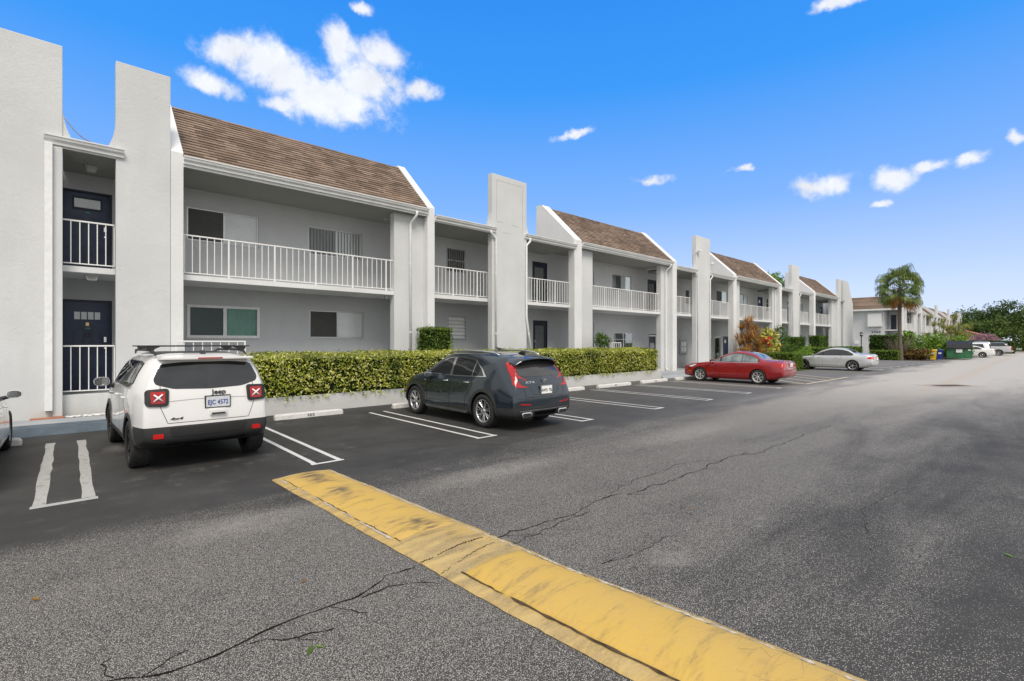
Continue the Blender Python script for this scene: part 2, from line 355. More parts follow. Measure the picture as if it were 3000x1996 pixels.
    c = t.mix(t.math('MULTIPLY', t.math('MULTIPLY', rl, t.rng(X, 16, 30)), .35), c, (.42, .33, .25))
    oil = t.math('MULTIPLY', t.rng(t.noise(1.15, 4, .6, P, .6), .62, .72), t.rng(Y, 6.5, 8.0)); c = t.mix(t.math('MULTIPLY', oil, .6), c, (.016, .016, .016))
    # hairline crazing
    cz = t.vor(1.9, t.co('Object') if False else P, 'DISTANCE_TO_EDGE'); cz = t.math('MULTIPLY', t.rng(cz, .0, .006, 1, 0), t.rng(blot, .55, .62))
    c = t.mix(t.math('MULTIPLY', cz, .5), c, (.03, .03, .03))
    ro = t.math('SUBTRACT', .82, t.math('MULTIPLY', seal, .12))
    h = t.math('ADD', t.math('MULTIPLY', stone, .6), t.math('MULTIPLY', t.noise(130, 3, .6, P), .5))
    t.set(color=c, rough=ro, spec=.4, normal=t.bump(h, .006, .8)); return t.m
M_asphalt = asphalt('asphalt')
M_grass = plain('grass_ground', (.085, .11, .03), .95, var=.5, sc=.6, spec=.1)
M_soil = plain('soil', (.05, .035, .025), .95, var=.4, sc=6)
M_crack = plain('crack_dark', (.012, .012, .011), .95, var=.3, spec=0.05)
def marking(name, col, worn=.5, wearc=(.07, .07, .07)):
    t = NT(name); P = t.pos(); n = t.noise(9, 7, .72, P, .4); g = t.noise(70, 3, .7, P)
    st = t.n.new('ShaderNodeMapping'); st.inputs['Scale'].default_value = (6, 1.2, 1); t.l.new(P, st.inputs[0]); n3 = t.noise(3, 6, .7, st.outputs[0])
    f = t.math('ADD', t.math('MULTIPLY', t.rng(n, .5, .75), worn), t.math('MULTIPLY', t.rng(n3, .55, .7), worn * .5), True)
    f = t.math('MULTIPLY', f, t.rng(g, .35, .6, .3, 1), True)
    t.set(color=t.mix(f, col, wearc), rough=.75, spec=.3, normal=t.bump(g, .002, .5)); return t.m
M_line = marking('white_marking', (.62, .62, .61), .35)
M_linew = marking('white_marking_worn', (.40, .40, .39), .9)
M_yline = marking('cream_marking', (.60, .50, .36), .35)
def sheet(name, poly, z, mat, kind='structure', **k):
    m = MB(); m.add([(x, y, z) for x, y in poly], [tuple(range(len(poly)))]); return tag(m.build(name, mat), kind=kind, **k)
sheet('ground', [(-600, -600), (1400, -600), (1400, 1400), (-600, 1400)], -.02, M_grass)
sheet('road', [(-60, -45), (124, -45), (124, 26), (66, 26), (66, 13.6), (-60, 13.6)], 0.0, M_asphalt)
sheet('side_street', [(128, -60), (136, -60), (136, 60), (128, 60)], 0.0, M_asphalt)
# stripes: double bars joined at the lane end
def strip(m, x0, x1, y0, y1, wob=.004, z=.004, seg=.35):
    n = max(1, int(abs((y1 - y0)) / seg)); vs = []; fs = []
    for i in range(n + 1):
        y = y0 + (y1 - y0) * i / n; vs += [(x0 + rng.uniform(-wob, wob), y, z), (x1 + rng.uniform(-wob, wob), y, z)]
        if i: fs.append((2*i-2, 2*i-1, 2*i+1, 2*i))
    m.add(vs, fs)
def bay_stripe(xa, xb, mat, y0=7.4, y1=12.0, w=.085, wob=.004, nm='parking_marking'):
    m = MB(); strip(m, xa - w/2, xa + w/2, y0 + w, y1, wob); strip(m, xb - w/2, xb + w/2, y0 + w, y1, wob)
    m.add([(xa - w/2 - .02, y0, .004), (xb + w/2 + .02, y0, .004), (xb + w/2 + .02, y0 + w - .003, .004), (xa - w/2 - .02, y0 + w - .003, .004)], [(0, 1, 2, 3)])
    tag(m.build(nm, mat), kind='structure')
bay_stripe(-.24, .18, M_linew, 7.55, 12.25, .12, .012)
for xa, xb, ya in ((2.76, 3.15, 7.42), (5.84, 6.24, 7.32), (8.9, 9.26, 7.28), (11.98, 12.38, 7.24), (15.02, 15.4, 7.24), (18.06, 18.44, 7.22), (21.0, 21.37, 7.2)):
    bay_stripe(xa, xb, M_line, ya, 11.95, .075)
for k in range(9): bay_stripe(40.6 + k * 2.9, 40.95 + k * 2.9, M_line, 7.4, 12.0, .15)
for k in range(7): bay_stripe(82.8 + k * 3.1, 83.15 + k * 3.1, M_line, 4.2, 9.0, .15)
m = MB()   # cream hatched zone beside the red car
def bar(m, a, b, w, z=.004):
    a = Vector((a[0], a[1], 0)); b = Vector((b[0], b[1], 0)); t = (b - a).normalized(); n = Vector((-t.y, t.x, 0)) * w / 2
    m.add([(a-n).to_tuple()[:2] + (z,), (b-n).to_tuple()[:2] + (z,), (b+n).to_tuple()[:2] + (z,), (a+n).to_tuple()[:2] + (z,)], [(0, 1, 2, 3)])
bar(m, (24.1, 7.14), (30.4, 7.05), .13)
bar(m, (24.1, 7.2), (24.1, 11.8), .1)
for k in range(4): bar(m, (24.15 + k * 1.55, 7.22), (26.6 + k * 1.5, 10.0), .12, .0052)
tag(m.build('hatched_marking', M_yline), kind='structure')
# cracks
def crack(pts, w=.012, name='pavement_crack', z=.0045, j=.035, br=5):
    m = MB(); P = []
    for a, b in zip(pts[:-1], pts[1:]):
        a, b = Vector(a), Vector(b); n = max(2, int((b - a).length / .07))
        for i in range(n): P.append(a.lerp(b, i / n))
    P.append(Vector(pts[-1])); d = (P[-1] - P[0]).normalized(); nn = Vector((-d.y, d.x)); o = 0; Q = []
    for p in P:
        o = .8 * o + rng.uniform(-j, j); Q.append(p + nn * o + d * rng.uniform(-.015, .015))
    vs = []; fs = []
    for i, q in enumerate(Q):
        ww = w * rng.uniform(.35, 1.5) * (0.3 if rng.random() < .08 else 1); vs += [(q.x - nn.x * ww/2, q.y - nn.y * ww/2, z), (q.x + nn.x * ww/2, q.y + nn.y * ww/2, z)]
        if i: fs.append((2*i-2, 2*i-1, 2*i+1, 2*i))
    m.add(vs, fs)
    for k in range(br):
        q = Q[rng.randrange(len(Q))]; a = rng.uniform(.4, 1.2) * rng.choice((-1, 1)); dd = Vector((d.x*math.cos(a) - d.y*math.sin(a), d.x*math.sin(a) + d.y*math.cos(a))); p = q.copy(); pv = None
        for s_ in range(rng.randrange(3, 9)):
            p2 = p + dd * rng.uniform(.03, .07) + Vector((rng.uniform(-.02, .02), rng.uniform(-.02, .02))); n2 = Vector((-(p2-p).y, (p2-p).x)).normalized() * w * .22
            m.add([(p.x-n2.x, p.y-n2.y, z+.0002*k), (p2.x-n2.x, p2.y-n2.y, z+.0002*k), (p2.x+n2.x, p2.y+n2.y, z+.0002*k), (p.x+n2.x, p.y+n2.y, z+.0002*k)], [(0, 1, 2, 3)]); p = p2
    tag(m.build(name, M_crack), kind='structure')
crack([(-.6, 3.9), (.16, 3.45), (.43, 3.30), (.64, 3.29), (.82, 3.31), (1.05, 3.38), (1.27, 3.37), (1.57, 3.36), (1.86, 3.53), (2.1, 3.5)], .015, br=2, j=.02)
crack([(.16, 3.46), (.12, 3.6), (.16, 3.68)], .009, br=0)
crack([(1.57, 3.3), (1.8, 3.38), (2.1, 3.2)], .009, br=1)
crack([(.82, 3.3), (1.0, 3.2), (1.25, 3.06)], .01, br=1)
crack([(2.9, 3.5), (3.25, 3.52), (3.77, 3.44), (4.0, 3.46), (4.83, 3.55), (5.0, 3.52)], .011, br=3)
crack([(5.0, 3.4), (5.39, 3.39), (6.0, 3.35), (6.59, 3.4), (7.97, 3.41), (8.4, 3.36)], .013, br=3)
crack([(4.83, 3.55), (5.2, 3.66), (6.4, 3.72), (7.3, 3.66)], .008, br=2)
crack([(8.2, 3.3), (9.23, 3.26), (10.59, 3.22), (12.5, 3.15)], .010, br=2)
crack([(3.0, 3.28), (3.5, 3.3), (4.2, 3.36)], .009, br=2)
crack([(3.3, 2.5), (3.9, 2.35), (4.3, 2.4)], .006, br=2)
crack([(5.2, 1.0), (6.4, 1.35), (8.2, 1.1)], .005, br=3)
# speed bump ------------------------------------------------------------
def yellow(name, base_c, worn):
    t = NT(name); P = t.pos(); mp = t.n.new('ShaderNodeMapping'); mp.inputs['Scale'].default_value = (1.3, 5.5, 1); mp.inputs['Rotation'].default_value = (0, 0, .25); t.l.new(P, mp.inputs[0])
    a = t.noise(1.5, 7, .68, mp.outputs[0], .5); b = t.noise(1.1, 5, .6, P); g = t.noise(55, 4, .75, P); d = t.noise(6, 6, .7, P)
    c = t.mix(t.rng(b, .35, .7), base_c, (.54, .37, .11))
    c = t.mix(t.math('MULTIPLY', t.rng(d, .42, .75), .45), c, (.62, .36, .07))
    f = t.math('MULTIPLY', t.rng(a, .60 - worn * .12, .76), t.rng(g, .34, .58, .35, 1)); c = t.mix(t.math('MULTIPLY', f, .85), c, (.13, .105, .075))
    sxy = t.n.new('ShaderNodeSeparateXYZ'); t.l.new(P, sxy.inputs[0]); cl_ = t.math('SUBTRACT', sxy.outputs[0], t.math('ADD', 2.75, t.math('MULTIPLY', sxy.outputs[1], -.05)))
    sc2 = t.n.new('ShaderNodeMapping'); sc2.inputs['Scale'].default_value = (2.2, 9, 1); sc2.inputs['Rotation'].default_value = (0, 0, -.5); t.l.new(P, sc2.inputs[0]); sn = t.noise(1.4, 6, .7, sc2.outputs[0], .3)
    ctr = t.math('MULTIPLY', t.rng(t.math('ABSOLUTE', cl_), .04, .24, 1, 0), t.rng(t.noise(1.1, 3, .5, P), .50, .62)); c = t.mix(t.math('MULTIPLY', t.math('MULTIPLY', ctr, t.rng(sn, .44, .56)), .9), c, (.10, .08, .06))
    f2 = t.math('MULTIPLY', t.rng(d, .5, .7), t.rng(g, .45, .6)); c = t.mix(t.math('MULTIPLY', f2, .5 * worn), c, (.38, .31, .20))
    cr = t.math('MULTIPLY', t.rng(t.vor(2.1, mp.outputs[0], 'DISTANCE_TO_EDGE'), 0, .008, 1, 0), t.rng(b, .5, .56)); c = t.mix(cr, c, (.12, .07, .03))
    t.set(color=c, rough=.62, spec=.35, normal=t.bump(t.math('ADD', g, t.math('MULTIPLY', d, 1.5)), .006, .6)); return t.m
M_yel = yellow('worn_yellow_paint', (.58, .385, .085), .9); M_yel2 = yellow('faded_yellow_paint', (.56, .40, .13), 1.5)
M_conc = yellow('painted_concrete_edge', (.52, .39, .17), 2.2)
def xl(y): return 2.0 + (6.97 - y) * .0465 + (.0 if y > 2.6 else (2.6 - y) * .02)
def xr(y): return 2.80 + (6.94 - y) * .055 + (.0 if y > 2.6 else (2.6 - y) * .03)
sb = thing('speed_bump', 'long worn yellow speed bump crossing the asphalt in the foreground', 'speed bump', (2.5, 3.4, 0))
def bumpstrip(name, y0, y1, fa, fb, prof, mat, wob, jag=0.0, endz=True):
    n = int((y1 - y0) / .06); cols = len(prof); vs = []; fs = []; o1 = o2 = 0
    for i in range(n + 1):
        y = y0 + (y1 - y0) * i / n; o1 = .85 * o1 + rng.uniform(-wob, wob); o2 = .85 * o2 + rng.uniform(-wob, wob)
        a = xl(y) + (xr(y) - xl(y)) * fa + o1 + rng.uniform(-jag, jag); b = xl(y) + (xr(y) - xl(y)) * fb + o2 + rng.uniform(-jag, jag) * .4
        e = min(1, (y - y0) / .1, (y1 - y) / .1) if endz else 1; e = max(0, e) ** .5
        for j, (u, h) in enumerate(prof): vs.append((a + (b - a) * u, y, .006 + h * (.25 + .75 * e)))
        if i:
            for j in range(cols - 1): fs.append(((i-1)*cols+j, (i-1)*cols+j+1, i*cols+j+1, i*cols+j))
    m = MB(); m.smooth = True; m.add(vs, fs); return m.build(name, mat, sb)
hump = [(0, 0), (.02, .018), (.09, .028), (.2, .040), (.35, .050), (.5, .055), (.65, .052), (.8, .040), (.93, .024), (.985, .012), (1, 0)]
bumpstrip('base_strip', -4.0, 6.95, 0, 1, [(0, 0), (.015, .012), (.12, .016), (.3, .03), (.5, .036), (.7, .03), (.9, .016), (.985, .01), (1, 0)], M_conc, .006, .003, False)
bumpstrip('painted_hump', 3.97, 6.90, .11, .94, hump, M_yel, .005, .004)
bumpstrip('worn_hump', 3.16, 3.96, .13, .92, [(u, h * .62) for u, h in hump], M_yel2, .004, .002)
bumpstrip('painted_hump', -4.0, 3.14, .155, .93, [(0, 0)] + [(u, h * 1.12 + .008) for u, h in hump[1:-1]] + [(1, 0)], M_yel, .006, .007)
m = MB(); o = 0; vs = []; fs = []       # dark mossy gap along the hump's near edge
for i in range(100):
    y = 3.12 - i * .06; o = .8 * o + rng.uniform(-.006, .006); a = xl(y) + (xr(y) - xl(y)) * .148 + o; w = (rng.uniform(.0, .020) * (1 if rng.random() > .25 else .1)) if y < 2.9 else .004
    vs += [(a - w, y, .031), (a + .012, y, .031)]
    if i: fs.append((2*i-2, 2*i-1, 2*i+1, 2*i))
m.add(vs, fs)
M_moss = plain('moss_dirt', (.07, .045, .02), .95, var=.6, sc=14); m.build('mossy_gap', M_moss, sb)
def chips(y0, y1, f, w, mat, nm, z, dens=.55, j=.006):
    m = MB(); o = 0; vs = []; n = int((y0 - y1) / .03); on = 0; k = 0
    for i in range(n + 1):
        if k <= 0: on = rng.random() < dens; k = rng.randrange(2, 7)
        k -= 1; yy = y0 - (y0 - y1) * i / n; o = .75 * o + rng.uniform(-j, j); a = xl(yy) + (xr(yy) - xl(yy)) * f + o; ww = w * rng.uniform(.4, 1.2) if on else .0006
        vs += [(a - ww, yy, z), (a + ww, yy, z)]
    m.add(vs, [(2*i, 2*i+1, 2*i+3, 2*i+2) for i in range(n)])
    return m.build(nm, mat, sb)
M_bare = plain('bare_concrete', (.46, .42, .35), .9, var=.25, sc=30)
chips(6.8, 3.98, .125, .007, M_moss, 'chipped_edge', .0285, .7); chips(6.85, 3.2, .945, .010, M_bare, 'bare_edge', .0225, .8); chips(3.1, .3, .94, .014, M_bare, 'bare_edge', .0235, .8); chips(6.8, 4.0, .10, .016, M_bare, 'bare_edge', .0265, .7)
chips(3.1, 0, .90, .004, M_moss, 'chipped_edge', .0365, .25, .02)
def wob_crack(pts, w, nm='crack'):
    m = MB(); vs = []; fs = []; pts = [Vector(p) for p in pts]; P = []
    for a, b in zip(pts[:-1], pts[1:]):
        for i in range(10): P.append(a.lerp(b, i / 10) + Vector((rng.uniform(-.009, .009), rng.uniform(-.012, .012), 0)))
    for i, p in enumerate(P):
        vs += [(p.x, p.y - w/2, p.z), (p.x, p.y + w/2, p.z)]
        if i: fs.append((2*i-2, 2*i-1, 2*i+1, 2*i))
    m.add(vs, fs); m.build(nm, M_crack, sb)
def zz(u, k=.62): return .0075 + k * float(np.interp(u, [p[0] for p in hump], [p[1] for p in hump]))
def across(y0, y1, w, k=.62, z0=.012):
    pts = []
    for i in range(13):
        f = i / 12; y = y0 + (y1 - y0) * f; x = xl(y) + (xr(y) - xl(y)) * f; u = (f - .13) / .79; pts.append((x, y, (zz(min(1, max(0, u)), k) + .0035) if 0 < u < 1 else .022))
    wob_crack(pts, w)
across(3.5, 3.55, .011); across(3.22, 3.42, .006)
# kerb and raised walk -----------------------------------------------------
M_kerb = plain('painted_kerb_bluegrey', (.085, .115, .145), .8, var=.25, sc=2.5, bumpd=.004, bsc=25)
M_walk = plain('painted_walk_grey', (.33, .35, .37), .8, var=.12, sc=1.5, bumpd=.003, bsc=30)
m = MB()
m.mi = 0; m.prism([(13.32, 0.002), (13.45, .15), (13.9, .16), (13.9, .002)], 'X', -30, 3.28)
k = m.build('kerb', M_kerb); tag(k, kind='structure')
m = MB(); m.prism([(13.9, .002), (13.9, .163), (14.86, .165), (14.86, .002)], 'X', -30, 3.28); tag(m.build('pavement', M_walk), kind='structure')
m = MB(); m.prism([(12.95, .002), (13.1, .13), (16.85, .15), (16.85, .002)], 'X', 22.2, 66.5); tag(m.build('pavement', M_walk), kind='structure')
# strip of white stones and a broken terracotta edging on the kerb
M_stone = plain('white_stone', (.75, .74, .72), .8, var=.2, sc=9)
m = MB(); m.smooth = True
for i in range(150):
    x = rng.uniform(-.05, 1.75); y = 14.72 + rng.uniform(-.09, .09); r = rng.uniform(.018, .045); c = Vector((x, y, .163 + r * .5))
    bm = bmesh.new(); bmesh.ops.create_icosphere(bm, subdivisions=1, radius=r)
    m.add([(c + Vector((v.co.x * rng.uniform(.8, 1.4), v.co.y * rng.uniform(.8, 1.3), v.co.z * .6)))[:] for v in bm.verts], [[v.index for v in f.verts] for f in bm.faces]); bm.free()
tag(m.build('white_stones', M_stone), 'loose white stones lying along the foot of the wall', 'stones', kind='stuff')
M_terra = plain('terracotta', (.42, .17, .10), .8, var=.2)
m = MB(); m.bev(-.62, -.07, 14.70, 14.80, .164, .20, .012); tag(m.build('edging_brick', M_terra), 'flat terracotta edging strip lying under the drain pipe', 'edging')
# storm drain ---------------------------------------------------------------
dr = thing('storm_drain', 'flat rusty storm drain grate set in the grey lane', 'drain', (27.7, 2.75, 0))
m = MB(); bar(m, (26.75, 3.35), (28.65, 2.15), 1.3, .005); m.build('concrete_apron', plain('drain_concrete', (.36, .32, .28), .9, var=.2), dr)
m = MB(); bar(m, (27.15, 3.10), (28.25, 2.40), .5, .010); m.build('pit', M_dark, dr)
m = MB()
for i in range(13):
    f = i / 12; x = 27.1 + 1.2 * f; y = 3.13 - .76 * f; m2 = Vector((.534, .845)) * .36
    bar(m, (x - m2.x, y - m2.y), (x + m2.x, y + m2.y), .05, .016)
m.build('grate', plain('rust_iron', (.17, .125, .095), .8, var=.3), dr)
# wheel stops ------------------------------------------------------------------
M_stop = marking('wheel_stop_paint', (.66, .655, .63), .5, (.30, .28, .25))
def wheel_stop(x0, x1, y, txt, label, far=False, rz=0):
    t = thing('wheel_stop', label, 'wheel stop', ((x0 + x1) / 2, y, 0), rz, 'white concrete wheel stops at the heads of the bays')
    L = (x1 - x0) / 2; n = 12; vs = []; fs = []; prof = [(-.085, 0), (-.075, .095), (-.055, .125), (.055, .125), (.075, .095), (.085, 0)]
    xs = [-L] + [-L + .03] + [-L + .08 + (2 * L - .16) * i / n for i in range(n + 1)] + [L - .03, L]
    for i, x in enumerate(xs):
        e = {0: .72, 1: .93, len(xs) - 2: .93, len(xs) - 1: .72}.get(i, 1)
        for (a, b) in prof: vs.append((x + rng.uniform(-.004, .004), a * (1 if e == 1 else e + .1) + rng.uniform(-.004, .004), b * e + .003 + rng.uniform(-.003, .003)))
    k = len(prof)
    for i in range(len(xs) - 1):
        for j in range(k - 1): fs.append((i*k+j, i*k+j+1, (i+1)*k+j+1, (i+1)*k+j))
    fs += [tuple(range(k)), tuple(range((len(xs)-1)*k, len(xs)*k))]
    m = MB(); m.add(vs, fs); m.build('concrete_block', M_stop, t, world=False)
    if txt:
        m = MB(); text_mb(m, txt, .115, lambda a, b, c: (a, -.0865 + b * .10 - c * .0, .034 + b * .72), True, .0, spacing=1.1)
        m.build('painted_number', M_black, t, world=False)
    return t
wheel_stop(-2.7, -.62, 12.45, '', 'white concrete wheel stop ahead of the white car at the left edge')
wheel_stop(.62, 2.4, 12.5, '', 'white concrete wheel stop mostly hidden under the white suv')
wheel_stop(3.6, 5.25, 12.3, '302', 'chipped white wheel stop painted 302 between the two suvs')
wheel_stop(6.7, 8.45, 12.3, '', 'white concrete wheel stop in front of the dark suv')
wheel_stop(13.0 - 1.0, 14.85, 12.15, '', 'longest white wheel stop seen just right of the dark suv')
wheel_stop(15.75, 18.0, 12.15, '307', 'white wheel stop with faint number at the middle of the second hedge half')
wheel_stop(18.95, 21.1, 12.2, '308', 'white wheel stop with faint number at the right end of the planter wall')
wheel_stop(21.8, 24.0, 12.1, '', 'white wheel stop under the nose of the red sedan')
# ================================================================ APARTMENT BUILDINGS
YB, YA, YC = 14.85, 15.2, 16.8
ZS0, ZS1 = 3.48, 3.62
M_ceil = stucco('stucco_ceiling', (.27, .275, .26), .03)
M_deck = plain('gravel_roof', (.06, .05, .035), .95, var=.5, sc=3)
class Bld:
    def __init__(s, root, dx=0.0, dy=0.0, fine=True): s.r = root; s.dx = dx; s.dy = dy; s.fine = fine
    def sh(s, m):
        m.v = [(x + s.dx, y + s.dy, z) for x, y, z in m.v]; return m
    def part(s, m, name, mat, parent=None, **k):
        if s.dx or s.dy: s.sh(m)
        return m.build(name, mat, parent or s.r, **k)
    def tower(s, x0, x1, top=8.6, flareL=True, flareR=True, z0=0.0, slant=0.0):
        m = MB(); m.bev(x0, x1, YB, 15.12, z0, top, .018) if not slant else m.prism([(x0, z0), (x1, z0), (x1, 6.4), (x1 - slant, top), (x0, top)], 'Y', YB, 15.12)
        def fl(x, sg):
            P = [(x - sg * .02, 6.42)] + [(x + sg * (.16 * (1 - i / 8) ** 2.2 + .002), 6.42 + .75 * i / 8) for i in range(9)] + [(x - sg * .02, 7.18)]
            m.prism(P, 'Y', YB + .03, 15.10)
        if flareL: fl(x0, -1)
        if flareR: fl(x1, 1)
        return s.part(m, 'pier', M_wall)
    def wing(s, x0, x1, z0=0.0):
        m = MB(); m.prism([(YB, z0), (YB, 6.68), (16.98, 8.72), (17.35, 8.74), (17.4, 6.36), (15.22, 6.36), (15.22, z0)], 'X', x0, x1); return s.part(m, 'wing_wall', M_light)
    def column(s, x0, x1, z0=0.0):
        m = MB(); m.bev(x0, x1, 15.13, 15.42, z0, 6.34, .012); return s.part(m, 'column', M_wall)
    def mansard(s, x0, x1):
        n = 19; P = [(14.93, 6.50)]; a = Vector((14.80, 6.585)); b = Vector((17.0, 8.66)); d = (b - a) / n; nn = Vector((-d.y, d.x)).normalized() * .024
        for i in range(n):
            p = a + d * i; P += [tuple(p + nn), tuple(p + d * 1.0)]
        P += [(17.28, 8.66), (17.28, 6.5)]
        m = MB(); m.prism(P, 'X', x0 + .004, x1 - .004); return s.part(m, 'roof', M_shingle)
    def gutter(s, x0, x1, zt, y=14.85):
        m = MB(); m.prism([(y, zt - .19), (y - .055, zt - .19), (y - .06, zt - .13), (y - .11, zt - .09), (y - .125, zt - .03), (y - .14, zt - .03), (y - .14, zt), (y - .12, zt), (y - .11, zt - .02), (y, zt - .02)], 'X', x0, x1)
        return s.part(m, 'gutter', M_gutter)
    def soffit(s, x0, x1, z):
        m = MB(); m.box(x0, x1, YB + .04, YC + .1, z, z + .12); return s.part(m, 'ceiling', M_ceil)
    def lowroof(s, x0, x1):
        m = MB(); m.box(x0, x1, YB + .003, 25.0, 6.365, 6.40); m.box(x0, x1, 14.86, 14.99, 6.4, 6.445); s.part(m, 'flat_roof', M_deck)
        m = MB(); m.box(x0, x1, 14.852, 14.9, 6.2, 6.36); s.part(m, 'fascia', M_gutter)
    def fascia(s, x0, x1):
        m = MB(); m.box(x0, x1, 14.852, 14.93, 6.34, 6.56); return s.part(m, 'fascia', M_gutter)
    def slab(s, x0, x1, z0=ZS0, z1=ZS1):
        m = MB(); m.bev(x0, x1, YA - .03, YC + .1, z0, z1, .008); return s.part(m, 'floor_slab', M_light)
    def railing(s, x0, x1, z0=ZS1, h=1.07, y=15.24, step=.172, post=7, legs=True, first=.5):
        m = MB(); m.bev(x0 + .01, x1 - .01, y - .012, y + .012, z0 + .05, z0 + .075, .003); n = max(2, round((x1 - x0) / step)); st = (x1 - x0) / n
        for i in range(n):
            x = x0 + st * (i + first)
            if post and i % post == post - 1: continue
            m.box(x - .0095, x + .0095, y - .0095, y + .0095, z0 + .075, z0 + h - .035)
        r = s.part(m, 'railing', M_rail)
        m = MB(); m.bev(x0 + .008, x1 - .008, y - .022, y + .022, z0 + h - .035, z0 + h, .006); s.part(m, 'handrail', M_rail, r)
        if post:
            for i in range(n):
                if i % post == post - 1:
                    x = x0 + st * (i + first); m = MB(); m.box(x - .019, x + .019, y - .021, y + .017, z0 - .03, z0 + h - .037); s.part(m, 'post', M_rail, r)
        return r
    def downpipe(s, path, r=.042):
        m = MB(); m.smooth = True; P = [Vector(p) for p in path]; Q = [P[0]]
        for i in range(1, len(P) - 1):
            a, b, c = P[i-1], P[i], P[i+1]; ra = min(.06, (b-a).length*.45, (c-b).length*.45); p0 = b + (a-b).normalized()*ra; p2 = b + (c-b).normalized()*ra
            for k in range(5): t = k/4; Q.append(p0*(1-t)**2 + b*2*t*(1-t) + p2*t*t)
        Q.append(P[-1]); m.tube(Q, r, 12); m.smooth = False
        for z in (2.2, 4.6):
            x = None
            for a, b in zip(Q[:-1], Q[1:]):
                if (a.z - z) * (b.z - z) <= 0 and abs(a.z-b.z) > .2: t = (z-a.z)/(b.z-a.z); x = a.lerp(b, t)
            if x: m.tube([(x.x, x.y, z-.02), (x.x, x.y, z+.02)], r*1.15, 12)
        return s.part(m, 'downpipe', M_white)
    def back(s, x0, x1, z0, z1, holes, y=YC, mat=None):
        xs = sorted(set([x0, x1] + [min(max(v, x0), x1) for h in holes for v in h[:2]])); zs = sorted(set([z0, z1] + [v for h in holes for v in h[2:4]]))
        m = MB()
        for a, b in zip(xs[:-1], xs[1:]):
            for c, d in zip(zs[:-1], zs[1:]):
                if any(h[0] - 1e-6 <= a and b <= h[1] + 1e-6 and h[2] - 1e-6 <= c and d <= h[3] + 1e-6 for h in holes): continue
                m.add([(a, y, c), (b, y, c), (b, y, d), (a, y, d)], [(0, 1, 2, 3)])
        for (a, b, c, d) in holes:
            m.add([(a, y, c), (b, y, c), (b, y, d), (a, y, d), (a, y+.14, c), (b, y+.14, c), (b, y+.14, d), (a, y+.14, d)], [(0,1,5,4), (1,2,6,5), (2,3,7,6), (3,0,4,7)])
        m.box(x0, x1, y + .3, y + .35, z0, z1)
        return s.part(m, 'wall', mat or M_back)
    def window(s, x0, x1, z0, z1, style='slide', y=YC):
        fw = .035; F = M_alu
        if style == 'green': fw = .075; F = M_white
        if style == 'muntin': F = M_white
        m = MB(); yf0, yf1 = (y - .03, y + .06) if style == 'green' else (y + .03, y + .09)
        xm = (x0 + x1) / 2
        m.bev(x0, x0+fw, yf0, yf1, z0, z1, .004); m.bev(x1-fw, x1, yf0, yf1, z0, z1, .004); m.bev(x0+fw, x1-fw, yf0, yf1, z1-fw, z1, .004); m.bev(x0+fw, x1-fw, yf0, yf1, z0, z0+fw, .004)
        if style in ('slide', 'vert', 'green', 'dark', 'muntin'): m.bev(xm - fw*.6, xm + fw*.6, yf0 - .006, yf1, z0+fw, z1-fw, .004)
        w = s.part(m, 'window', F)
        if style == 'louvre':
            m = MB(); n = 6; h = (z1 - z0 - 2*fw) / n
            for i in range(n):
                z = z0 + fw + h*i; m.add([(x0+fw, y-.0, z+.01), (x1-fw, y-.0, z+.01), (x1-fw, y+.07, z+h), (x0+fw, y+.07, z+h), (x0+fw, y+.012, z+.006), (x1-fw, y+.012, z+.006), (x1-fw, y+.08, z+h-.006), (x0+fw, y+.08, z+h-.006)], [(0,1,2,3), (4,7,6,5), (0,4,5,1)])
            s.part(m, 'louvre', M_blind, w); m = MB(); m.box(x0, x1, y+.1, y+.13, z0, z1); s.part(m, 'backing', M_dark, w); return w
        m = MB(); m.box(x0+fw, x1-fw, y+.045, y+.05, z0+fw, z1-fw); s.part(m, 'pane', M_glassg if style == 'green' else M_glass, w)
        yb = y + .075
        if style == 'slide':
            m = MB(); m.box(x0+fw, xm-.01, y+.034, y+.038, z0+fw, z1-fw); s.part(m, 'insect_screen', M_screend, w); m = MB(); m.box(x0, xm, yb, yb+.004, z0, z1); s.part(m, 'blind', M_blindd, w)
            m = MB(); n = int((z1-z0)/.05)
            for i in range(n): m.add([(xm, yb-.012, z0+.05*i), (x1, yb-.012, z0+.05*i), (x1, yb-.004, z0+.05*i+.048), (xm, yb-.004, z0+.05*i+.048)], [(0,1,2,3)])
            s.part(m, 'blind', M_blind, w)
        elif style == 'vert':
            for xa, xb, mt in ((x0, xm, plainblind2), (xm, x1, M_blind)):
                m = MB(); n = max(3, int((xb-xa)/.105))
                for i in range(n):
                    a = xa + (xb-xa)*i/n; b = xa + (xb-xa)*(i+.86)/n; m.add([(a, yb-.02, z0), (b, yb+.02, z0), (b, yb+.02, z1), (a, yb-.02, z1)], [(0,1,2,3)])
                s.part(m, 'blind', mt, w)
            m = MB(); m.box(x0, x1, yb+.03, yb+.035, z0, z1); s.part(m, 'backing', M_dark, w)
        elif style == 'grille':
            m = MB()
            for i in range(9): x = x0 + (x1-x0)*(i+.5)/9; m.box(x-.014, x+.014, y-.005, y+.015, z0, z1)
            m.box(x0, x1, y-.003, y+.01, z0+(z1-z0)*.46, z0+(z1-z0)*.52); s.part(m, 'security_grille', M_alu, w)
            m = MB(); m.box(x0, x1, yb, yb+.01, z0, z1); s.part(m, 'backing', plain('curtain_brown', (.10, .075, .06), .8, var=.3), w)
        elif style == 'green':
            m = MB(); m.box(x0, xm-.25*(x1-x0)*.3, yb+.12, yb+.125, z0, z1); s.part(m, 'backing', M_dark, w)
            m = MB(); n = 16
